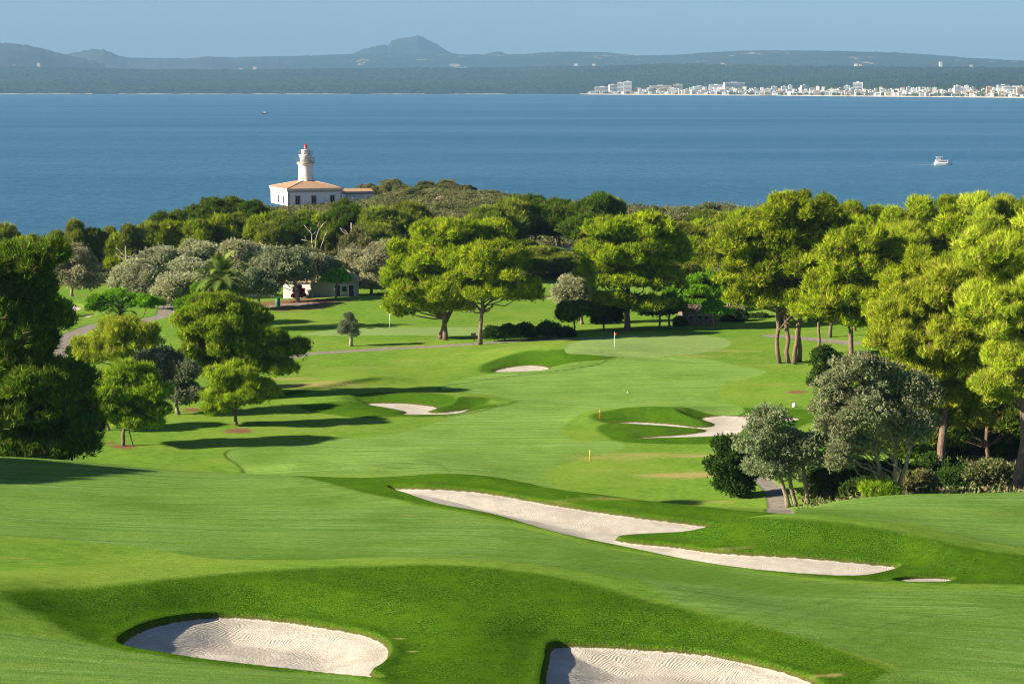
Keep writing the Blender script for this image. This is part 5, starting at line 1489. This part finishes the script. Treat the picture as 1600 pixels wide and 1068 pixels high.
# ------------------------------------------------------------------ cottage with outbuilding
def cottage():
    Y = 300.0
    g = PY(487, 470, Y); z0 = ground_at(g[0], Y) - .1
    m = Y / F
    root = empty('cottage', (g[0], Y, z0), R(4))
    tag(root, 'long grey walled cottage with old tiled hip roof and pale blue door frames', 'cottage')
    W, H, D = 7.1, 2.55, 5.0
    op = [(3.55, 4.3, .0, 1.9), (4.55, 5.3, 1.0, 1.75), (5.65, 6.35, 0, 1.95)]
    q = MB(); wall_with_openings(q, W, H, D, op, .3)
    q.box(0, .3, .302, D, 0, H); q.box(W - .3, W, .302, D, 0, H); q.box(.3, W - .3, D - .3, D - .002, 0, H)
    q.build('wall', M['grey_wall'], root)
    for k, (x0, x1, a, b) in enumerate(op):
        n = 'window' if a > .5 else 'door'
        s = MB().box(x0, x1, .15, .20, a, b).build(n, M['wood'] if n == 'door' else M['glass'], root)
        f = MB().box(x0 - .12, x0, -.03, .12, a, b + .12).box(x1, x1 + .12, -.03, .12, a, b + .12).box(x0, x1, -.03, .12, b, b + .12)
        f.build('frame', M['blue_frame'], s)
    o = .28
    V = [(-o, -o, H), (W + o, -o, H), (W + o, D + o, H), (-o, D + o, H), (1.6, D / 2, H + 1.35), (W - 1.6, D / 2, H + 1.35)]
    q = MB(); q.add(V, [(0, 1, 5, 4), (1, 2, 5), (2, 3, 4, 5), (3, 0, 4), (3, 2, 1, 0)])
    V2 = [(x, y, z + .16) for x, y, z in V]
    q = MB(); q.add(V + V2, [(6, 7, 11, 10), (7, 8, 11), (8, 9, 10, 11), (9, 6, 10), (0, 1, 7, 6), (1, 2, 8, 7), (2, 3, 9, 8), (3, 0, 6, 9), (3, 2, 1, 0)])
    r = q.build('roof', M['old_tiles'], root)
    # whitewashed house to the left
    h = PY(442, 470, Y - 1); zz = z0
    r2 = empty('white_house', (h[0], Y - .6, zz), R(-6))
    tag(r2, 'low whitewashed house with maroon shutters left of the grey cottage', 'house')
    W2, H2, D2 = 4.3, 2.5, 4.5
    op = [(1.45, 2.15, .95, 1.75), (2.85, 3.4, .95, 1.65)]
    q = MB(); wall_with_openings(q, W2, H2, D2, op, .3)
    q.box(0, .3, .302, D2, 0, H2); q.box(W2 - .3, W2, .302, D2, 0, H2); q.box(.3, W2 - .3, D2 - .3, D2 - .002, 0, H2)
    q.build('wall', M['white'], r2)
    for x0, x1, a, b in op:
        s = MB().box(x0, x1, .15, .2, a, b).build('window', M['maroon'], r2)
        MB().box(x0 - .02, x0 + .06, .08, .145, a, b).box(x1 - .06, x1 + .02, .08, .145, a, b).build('frame', M['wood'], s)
    V = [(-.2, -.25, H2), (W2 + .05, -.25, H2), (W2 + .05, D2 + .2, H2 + .9), (-.2, D2 + .2, H2 + .9)]
    V2 = [(x, y, z + .14) for x, y, z in V]
    q = MB(); q.add(V + V2, [(4, 5, 6, 7), (3, 2, 1, 0), (0, 1, 5, 4), (1, 2, 6, 5), (2, 3, 7, 6), (3, 0, 4, 7)]); q.build('roof', M['old_tiles'], r2)
    # bougainvillea
    rg = np.random.default_rng(3)
    fx = PY(466, 462, Y - 2)
    fr = empty('climbing_plant', (fx[0], Y - 1.9, zz)); tag(fr, 'dark purple climbing plant on the whitewashed house wall', 'plant')
    pf = puffs_from_lobes(rg, [(0, 0, 1.0, .5, .3, .7), (.1, 0, 1.7, .45, .3, .45), (-.5, 0, .45, .55, .25, .25), (.7, 0, .5, .45, .25, .3)], .25)
    link('foliage', foliage('foliage', rg, pf, 60, .16, .06, 5, .2), M['flower'], fr)
    MB().tube([(0, 0, -.1), (.1, 0, .6), (0, 0, 1.4)], .05, 6).build('stem', M['wood'], fr)
    # things in front of it
    p = PY(426, 468, 303); zg = ground_at(p[0], p[1])
    o = MB().box(-.18, .18, -.18, .18, -.2, 2.1).box(-.24, .24, -.24, .24, 2.1, 2.25).build('gate_pillar', M['white2']); o.location = (p[0], p[1], zg)
    tag(o, 'slim pale square pillar left of the whitewashed house', 'pillar')
    p = PY(410, 470, 304); zg = ground_at(p[0], p[1])
    o = MB().box(-2.6, 1.2, -.12, .12, -.3, .62).box(-2.65, 1.25, -.16, .16, .62, .72).build('garden_wall', M['white2']); o.location = (p[0], p[1], zg)
    tag(o, 'low pale garden wall running left from the slim pillar', 'wall')
    p = G(434, 478); 
    r3 = empty('rubbish_bin', (p[0], p[1], p[2])); tag(r3, 'green cylindrical rubbish bin on the lawn near the big dark olive', 'bin')
    MB().lathe([(.33, 0), (.36, .05), (.37, 1.0), (.33, 1.02)], 16).build('body', M['green_bin'], r3)
    MB().lathe([(.38, 1.03), (.39, 1.08), (.30, 1.16), (.05, 1.18)], 16).build('lid', M['green_bin'], r3)
cottage()
def ruin():
    Y = 262.0
    g = PY(1067, 521, Y); z0 = ground_at(g[0], Y) - .25
    root = empty('stone_hut', (g[0], Y, z0), R(5))
    tag(root, 'roofless rubble stone hut with three small square windows behind the green', 'hut')
    W, H = 4.4, 2.35
    op = [(.85, 1.25, 1.15, 1.55), (2.05, 2.45, 1.15, 1.55), (2.95, 3.35, 1.15, 1.55)]
    q = MB(); wall_with_openings(q, W, H, 4, op, .45)
    q.add([(0, .002, H), (W, .002, H), (W, .45, H), (0, .45, H), (.7, .002, H + .25), (W - 1.2, .002, H + .55), (W - 1.2, .45, H + .55), (.7, .45, H + .25)], [(0, 1, 5, 4), (1, 2, 6, 5), (2, 3, 7, 6), (3, 0, 4, 7), (4, 5, 6, 7)])
    q.box(0, .45, .452, 4, 0, H - .2); q.box(W - .45, W, .452, 4, 0, H); q.box(.45, W - .45, 3.6, 3.99, 0, H + .3)
    q.build('wall', M['rubble'], root)
    for x0, x1, a, b in op:
        s = MB().box(x0, x1, .30, .36, a, b).build('window', M['dark'], root)
        MB().box(x0 - .12, x1 + .12, -.03, .30, b, b + .14).build('lintel', M['stone_trim'], s)
    # long low bank of rubble wall running on to the right
    w = PY(1150, 500, 276); zz = ground_at(w[0], w[1]) - .2
    q = MB().box(-1.9, 1.2, -.3, .3, 0, 1.5).box(-1.2, .4, -.28, .28, 1.502, 1.9)
    o = q.build('stone_wall', M['rubble']); o.location = (w[0], w[1], zz); tag(o, 'rough rubble stone wall piece right of the stone hut in shade', 'wall')
ruin()

# ------------------------------------------------------------------ course furniture
def flag(px, py, col, lab, h=2.15):
    p = G(px, py)
    r = empty('golf_flag', (p[0], p[1], p[2])); tag(r, lab, 'flag')
    MB().lathe([(.030, -.1), (.028, h * .5), (.024, h)], 10).build('pole', M['pole'], r)
    q = MB(); V = []; n = 7
    for j in range(5):
        for i in range(n):
            t = i / (n - 1)
            V.append((.03 + .30 * t, .05 * math.sin(t * 7 + j * .6), h - .04 - j * .085 - .09 * t * (1 - .25 * j)))
    Fq = [(j * n + i, j * n + i + 1, (j + 1) * n + i + 1, (j + 1) * n + i) for j in range(4) for i in range(n - 1)]
    V2 = [(x, y + .012, z) for x, y, z in V]; N_ = len(V)
    q.add(V + V2, Fq + [tuple(k + N_ for k in f[::-1]) for f in Fq], True)
    q.build('pennant', col, r)
    MB().lathe([(.07, .004), (.07, .008)], 14).build('hole', M['dark'], r)
flag(960, 547, M['red'], 'golf flagstick with dark red pennant on the nearer green')
flag(609, 513, M['pole'], 'golf flagstick with white pennant on the farther green', 2.1)
def stake(px, py, h, r, m_, lab, band=None, name='marker_post'):
    p = G(px, py)
    root = empty(name, (p[0], p[1], p[2])); tag(root, lab, 'post')
    MB().lathe([(r, -.1), (r, h * .96), (r * .6, h)], 10).build('post', m_, root)
    MB().lathe([(r * 1.05, h * .72), (r * 1.05, h * .8)], 10).build('band', band or M['pole'], root)
stake(937, 653, .95, .055, M['orange_red'], 'red distance post standing on the fairway')
stake(922, 719, .95, .050, M['yellow'], 'yellow distance post standing on the fairway')
def sprinkler_box(px, py, lab, m_, s=1.0):
    p = G(px, py)
    root = empty('tee_marker', (p[0], p[1], p[2])); tag(root, lab, 'marker')
    MB().lathe([(.10 * s, -.02), (.16 * s, .08 * s), (.17 * s, .22 * s), (.10 * s, .34 * s), (.02, .36 * s)], 12).build('body', m_, root)
sprinkler_box(1241, 636, 'small white marker on the grass above the right bunker', M['pole'], 1.3)
sprinkler_box(981, 614, 'tiny blue grey object lying on the fairway', M['blue_frame'], .55)
def sign():
    p = G(741, 533)
    root = empty('direction_sign', (p[0], p[1], p[2])); tag(root, 'small dark sign box on a post beside the central right pine', 'sign')
    MB().box(-.06, .06, -.06, .06, -.1, .72).build('post', M['wood'], root)
    MB().box(-.42, .22, -.10, .10, .72, 1.05).build('board', M['wood'], root)
sign()
def prop_stake():
    a = G(209, 697); b = PY(199, 664, 175.5)
    o = MB().tube([(0, 0, -.1), (b[0] - a[0], b[1] - a[1], b[2] - a[2])], .045, 6).build('tree_stake', M['wood'])
    o.location = a; tag(o, 'thin wooden stake leaning against the staked pine trunk', 'stake')
prop_stake()
def boulder():
    rg = np.random.default_rng(8)
    for px, py, Y, s, lb in [(689, 311, 462, 1.5, 'pale limestone boulder on the headland slope'), (676, 318, 460, .9, 'smaller grey boulder left of the pale limestone boulder')]:
        p = PY(px, py + 3, Y)
        bm = MB(); bm.lathe([(.2, -.9), (1.0, -.4), (1.1, .1), (.7, .6), (.2, .8)], 9)
        bm.v = [(x * s * rg.uniform(.8, 1.2), y * s * rg.uniform(.8, 1.2), z * s * rg.uniform(.8, 1.1)) for x, y, z in bm.v]
        bm.sm = [False] * len(bm.sm)
        o = bm.build('boulder', M['stone_trim'] if s < 1 else M['cream']); o.location = p; tag(o, lb, 'rock')
boulder()
def clearing():
    p = PY(885, 385, 350)
    rg = np.random.default_rng(4)
    mb = MB()
    for k, (px, py, w) in enumerate([(880, 386, 2.6), (893, 389, 1.9), (872, 392, 1.4)]):
        q = PY(px, py, 352 - k)
        mb.lathe([(w * 1.3, -.9), (w * .95, .15), (w * .6, .28), (.1, .33)], 14, (q[0] - p[0], q[1] - p[1]))
    mb.v = [(x, y, z + rg.uniform(-.08, .08)) for x, y, z in mb.v]
    o = mb.build('sandy_bank', M['cream']); o.location = (p[0], p[1], p[2] - .4); tag(o, kind='structure')
clearing()

# ------------------------------------------------------------------ boats
def tour_boat():
    p = PZ(1460, 257.5, 0.0)
    m = p[1] / F
    root = empty('excursion_boat', (p[0], p[1], 0)); tag(root, 'white two deck excursion boat crossing the bay at right', 'boat')
    L = 28 * m                                              # bow to the right
    q = MB(); sec = []
    n = 14
    for i in range(n + 1):
        t = i / n; x = L * t
        w = 1.5 * (1 - max(0, (t - .55) / .45) ** 2.2) * (1 if t > .02 else .9)
        zt = .95 + .75 * max(0, t - .5) ** 1.5
        sec += [(x, -w, zt), (x, -w * .75, -.3), (x, w * .75, -.3), (x, w, zt)]
    Fq = []
    for i in range(n):
        for k in range(3): Fq.append((i * 4 + k, i * 4 + k + 1, (i + 1) * 4 + k + 1, (i + 1) * 4 + k))
        Fq.append((i * 4 + 3, i * 4, (i + 1) * 4, (i + 1) * 4 + 3))
    Fq.append((0, 1, 2, 3)[::-1])
    q.add(sec, Fq); q.build('hull', M['white'], root)
    q = MB(); q.box(.06 * L, .72 * L, -1.15, 1.15, .9, 2.15); cb = q.build('cabin', M['white'], root)
    for k in range(5): MB().box((.20 + .10 * k) * L, (.265 + .10 * k) * L, -1.18, -1.152, 1.25, 1.85).build('window', M['glass'], cb)
    q = MB(); q.box(.04 * L, .80 * L, -1.25, 1.25, 2.16, 2.26); q.build('upper_deck', M['white'], root)
    q = MB()
    for x in (.12, .22, .32, .40):
        for y in (-1.0, 1.0): q.tube([(x * L, y, 2.25), (x * L, y, 3.55)], .05, 5)
    q.box(.08 * L, .44 * L, -1.2, 1.2, 3.56, 3.68); q.build('canopy', M['white'], root)
    q = MB(); q.box(.36 * L, .44 * L, -.8, .8, 2.27, 3.3); q.build('wheelhouse', M['glass'], root)
    q = MB(); q.tube([(.42 * L, 0, 3.68), (.42 * L, 0, 4.7)], .04, 5); q.build('mast', M['rail'], root)
    q = MB()
    for x in (.80, .86, .92, .97): q.tube([(x * L, -.9 * (1.05 - x) * 3, 1.2), (x * L, -.9 * (1.05 - x) * 3, 2.0)], .035, 4)
    q.tube([(.78 * L, -.75, 1.95), (.98 * L, -.15, 2.1)], .035, 4); q.build('bow_railing', M['rail'], root)
    # wake
    rg = np.random.default_rng(2); q = MB()
    for k in range(9):
        x = -.8 - k * 1.2 - rg.uniform(0, .8); s = rg.uniform(.3, .9) * (1 - k / 12) * .6
        q.lathe([(s, .02), (s * .6, .10), (.02, .13)], 7, (x, rg.uniform(-.7, .7)))
    o = q.build('wake', M['white2']); o.location = (p[0], p[1], 0.0); tag(o, 'foam', 'foam', kind='stuff')
    p = PZ(410, 178, 0.0)
    r2 = empty('motor_boat', (p[0], p[1], 0)); tag(r2, 'tiny dark motor boat far out on the bay left of centre', 'boat')
    q = MB(); q.add([(0, -1.3, 1.2), (0, -1, 0), (0, 1, 0), (0, 1.3, 1.2), (7, -.9, 1.5), (6.4, -.4, 0), (6.4, .4, 0), (7, .9, 1.5), (8.5, 0, 1.9)], [(0, 1, 2, 3)[::-1], (0, 1, 5, 4), (1, 2, 6, 5), (2, 3, 7, 6), (4, 5, 8), (6, 7, 8), (5, 6, 8), (3, 0, 4, 7), (4, 8, 7)])
    q.build('hull', M['rail'], r2)
    MB().box(1.5, 4.5, -.8, .8, 1.3, 2.7).build('cabin', M['white2'], r2)
tour_boat()

# ------------------------------------------------------------------ the town across the bay
def town():
    rg = np.random.default_rng(12)
    cols = [('white', 'white'), ('white2', 'off white'), ('cream', 'cream'), ('ochre', 'ochre')]
    def land(px, s):
        Y0 = float(shore_Y(px)[0]); Y = Y0 + s
        return ((px - 800) / F * Y, Y, 3.0 + max(0, s - 40) * .075)
    def block(px, s, wpx, hpx, m_, name, label, cat, group=None, floors=None, balconies=True, d=16, gable=False, detail=True):
        x, Y, z = land(px, s)
        mm = Y / F; W = wpx * mm; H = hpx * mm
        r = empty(name, (x, Y, z), R(rg.uniform(-12, 12)))
        tag(r, label, cat, group)
        q = MB(); q.box(-W / 2, W / 2, 0, d, -16, H)
        if gable:
            wl = q.build('wall', M[m_], r)
            g = MB(); g.add([(-W / 2 - .4, -.4, H), (W / 2 + .4, -.4, H), (W / 2 + .4, d + .4, H), (-W / 2 - .4, d + .4, H), (-W / 2 - .4, d / 2, H + d * .22), (W / 2 + .4, d / 2, H + d * .22)], [(0, 1, 5, 4), (2, 3, 4, 5), (1, 2, 5), (3, 0, 4), (3, 2, 1, 0)])
            g.build('roof', M['tiles'], r)
        else:
            q.box(-W / 2 - .3, W / 2 + .3, -.3, d + .3, H + .02, H + .9)
            if wpx > 5: q.box(-W * .15, W * .12, d * .3, d * .7, H + .92, H + 3.6)
            q.build('wall', M[m_], r)
        if detail:
            f = floors or max(1, int(H / 3.3))
            n = max(2, int(W / 4.2))
            for j in range(f):
                MB().box(-W / 2 + W * .06, W / 2 - W * .06, -.06, -.01, H * (j + .25) / f, H * (j + .80) / f).build('window_band', M['glass'] if f > 3 else M['rail'], r)
            if f > 3 and balconies:
                for j in range(f):
                    z0 = H * (j + .12) / f; g = MB()
                    g.box(-W / 2 + .3, W / 2 - .3, -1.6, -.08, z0, z0 + 1.0)
                    for k in range(n + 1):
                        xx = -W / 2 + .3 + (W - .6) * k / n
                        g.box(xx - .25, xx + .25, -1.6, -.08, z0 + 1.001, H * (j + 1.115) / f if j < f - 1 else H * .99)
                    g.build('balcony', M[m_], r)
        return r
    # hotels and landmarks that can be told apart
    LM = [
        (940, 60, 24, 10, 'white2', 'hotel', 'long grey white hotel at the left end of the town, lower than its neighbours', 5),
        (957, 75, 12, 13, 'white', 'hotel', 'white stepped hotel between the long hotel and the tall white twin block', 6),
        (968, 80, 10, 16, 'white', 'hotel', 'tall white hotel slab, left half of the twin block', 8),
        (979, 70, 12, 18, 'white', 'hotel', 'tallest white hotel slab near the left end of the town', 9),
        (1030, 260, 34, 7, 'cream', 'hotel', 'long low brown cream hotel above the left part of the town', 3),
        (1057, 250, 14, 9, 'cream', 'hotel', 'cream hotel wing at the right end of the long brown hotel', 4),
        (1092, 300, 20, 5, 'white2', 'hotel', 'flat white hotel behind the left part of the town', 2),
        (1116, 420, 22, 4, 'white', 'hotel', 'low white hotel highest above the left part of the town', 2),
        (1145, 330, 32, 10, 'white', 'hotel', 'wide white terraced hotel above the middle of the left town', 5),
        (1254, 330, 11, 6, 'white2', 'hotel', 'pale block standing alone above the roofs near the town centre', 3),
        (1336, 190, 15, 15, 'white', 'tower_block', 'square white tower block rising alone over the right half of town', 7),
        (1491, 100, 9, 14, 'white2', 'tower_block', 'narrow white apartment tower left of the ochre block', 7),
        (1540, 90, 8, 13, 'ochre', 'tower_block', 'narrow ochre apartment block with flat roof', 6),
        (1583, 150, 44, 11, 'white2', 'hotel', 'large white hotel with tall window bays at the right edge', 3),
        (1587, 70, 8, 13, 'ochre', 'tower_block', 'ochre stair tower in front of the large right edge hotel', 6),
        (1562, 420, 18, 4, 'white', 'hotel', 'small white building above the large right edge hotel', 2),
        (1440, 200, 16, 7, 'cream', 'hotel', 'cream hotel behind the right half of the town', 3),
    ]
    for px, s, w, h, m_, nm, lb, fl in LM:
        block(px, s, w, h, m_, nm, lb, 'hotel' if nm == 'hotel' else 'tower block', 'hotels of the town across the bay', fl, d=18)
    zones = [(918, 990, 'below the tall white hotels'), (990, 1030, 'under the long brown cream hotel'), (1030, 1075, 'right below the cream hotel wing'), (1075, 1120, 'left of the wide terraced hotel'),
             (1120, 1165, 'below the wide terraced hotel'), (1165, 1210, 'right of the wide terraced hotel'), (1210, 1260, 'near the lone pale block'), (1260, 1315, 'between lone pale block and square tower'),
             (1315, 1360, 'around the square white tower'), (1360, 1410, 'right of the square white tower'), (1410, 1460, 'under the cream hotel'), (1460, 1510, 'around the narrow white tower'), (1510, 1560, 'around the narrow ochre block'), (1560, 1605, 'below the right edge hotel'), (1605, 1640, 'past the right edge')]
    seen = {}
    rows = [('seafront', 22, 55), ('middle row', 80, 150), ('back row', 190, 300)]
    cand = []
    for z0, z1, zn in zones:
        for rn, s0, s1 in rows:
            n = int((z1 - z0) / (5.4 if rn != 'back row' else 8))
            if zn.startswith('below the tall') and rn != 'seafront': continue
            for k in range(n):
                px = z0 + (z1 - z0) * (k + .5) / n + rg.uniform(-1.2, 1.2)
                cand.append((px, rg.uniform(s0, s1), rn, zn, k, n))
    det = ['low', 'mid height', 'taller']
    for px, s, rn, zn, k, n in cand:
        w = rg.uniform(3.6, 9.5); hk = rg.choice(3, p=[.4, .42, .18]); h = (3.0, 4.8, 7.0)[hk] * rg.uniform(.85, 1.15)
        if zn.startswith('below the tall'): h = min(h, 3)
        ci = rg.choice(4, p=[.46, .26, .22, .06])
        gable = hk < 2 and rg.random() < .3
        side = 'left part' if k < n / 3 else ('right part' if k > 2 * n / 3 - .01 else 'middle part')
        lb = f"{det[hk]} {cols[ci][1]} {'tiled' if gable else 'flat roofed'} house, {rn} {zn}, {side}"
        if len(lb.split()) > 14: lb = f"{det[hk]} {cols[ci][1]} house, {rn} {zn}, {side.split()[0]}"
        if lb in seen:
            for o1, o2 in (('house', 'narrow house' if w < 5 else 'wide house'), ('house', 'house beside a like one')):
                l2 = lb.replace(o1, o2, 1)
                if l2 not in seen: lb = l2; break
        if lb in seen and rg.random() < .8: continue
        seen[lb] = 1
        block(px, s, w, h, cols[ci][0], 'house', lb, 'house', 'houses of the town across the bay', d=rg.uniform(9, 14), gable=gable, detail=w > 6.5)
    # town trees
    rg2 = np.random.default_rng(6)
    q = []
    for _ in range(260):
        px = rg2.uniform(925, 1620); x, Y, z = land(px, rg2.choice([15, 60, 120, 170, 320]) + rg2.uniform(-12, 12))
        s = rg2.uniform(3, 7); q.append((x, Y, z + s * .7, s * 1.2, s, s * .8))
    o = link('town_trees', foliage('town_trees', rg2, np.array(q), .35, 2.4, .8, 4, .3), M['pine_dark']); tag(o, kind='stuff')
    # rocky quay
    V = []; 
    pxs = np.linspace(905, 1650, 160)
    mb = MB()
    pts_ = [land(p, 4 + 5 * float(vnoise(p, 0, 9, 2))) for p in pxs]
    P = [(p[0], p[1], 0.0) for p in pts_]
    nn = len(P); Vv = [(x, y, -1) for x, y, z in P] + [(x, y + 2, 2.3 + rg.uniform(-.5, .7)) for x, y, z in P] + [(x, y + 22, 3.2) for x, y, z in P]
    Ff = [(j * nn + i, j * nn + i + 1, (j + 1) * nn + i + 1, (j + 1) * nn + i) for j in range(2) for i in range(nn - 1)]
    mb.add(Vv, Ff); o = mb.build('quay', M['stone_trim']); tag(o, kind='structure')
    # farmhouses on the slopes
    FH = [(22, 104, 'ochre', 'pale farmhouse low on the left hill'), (60, 101, 'cream', 'farmhouse on the slope right of the left hill'), (376, 109, 'cream', 'small farmhouse on the distant slope above the lighthouse left side'),
          (398, 107, 'cream', 'farm building beside the small farmhouse on the distant slope'), (900, 102, 'white', 'white farm left of centre right slope above the long grey white hotel'), (928, 102, 'white2', 'white farm above the tall white hotels'),
          (1076, 104, 'white2', 'white farm on the wooded slope above the brown hotel'), (1129, 101, 'white', 'brightest white farm above the terraced hotel'), (1160, 105, 'cream', 'long cream farm above the terraced hotel'),
          (1190, 112, 'ochre', 'tiny ochre farm in the woods right of the terraced hotel'), (1338, 102, 'white', 'white farm on the slope above the square tower'), (1345, 103, 'cream', 'cream farm beside the one above the square tower'),
          (1518, 104, 'cream', 'cream farm on the right far slope'), (1470, 99, 'white2', 'pale farm high on the right far slope')]
    for px, py, m_, lb in FH:
        lo = np.interp(px, *zip(*LOW_TOP)); Y0 = float(shore_Y(px)[0])
        Y = Y0 + 3600
        p = PY(px, py, Y); mm = Y / F
        r = empty('farmhouse', (p[0], p[1], p[2] - 2)); tag(r, lb, 'farmhouse', 'farms scattered on the far slopes')
        W = rg.uniform(3, 6) * mm; H = 2.4 * mm
        MB().box(-W / 2, W / 2, 0, 12, -20, H).build('wall', M[m_], r)
        MB().add([(-W / 2 - 1, -1, H), (W / 2 + 1, -1, H), (W / 2 + 1, 13, H), (-W / 2 - 1, 13, H), (-W / 2, 6, H + 3), (W / 2, 6, H + 3)], [(0, 1, 5, 4), (2, 3, 4, 5), (1, 2, 5), (3, 0, 4), (3, 2, 1, 0)]).build('roof', M['tiles'], r)
town()
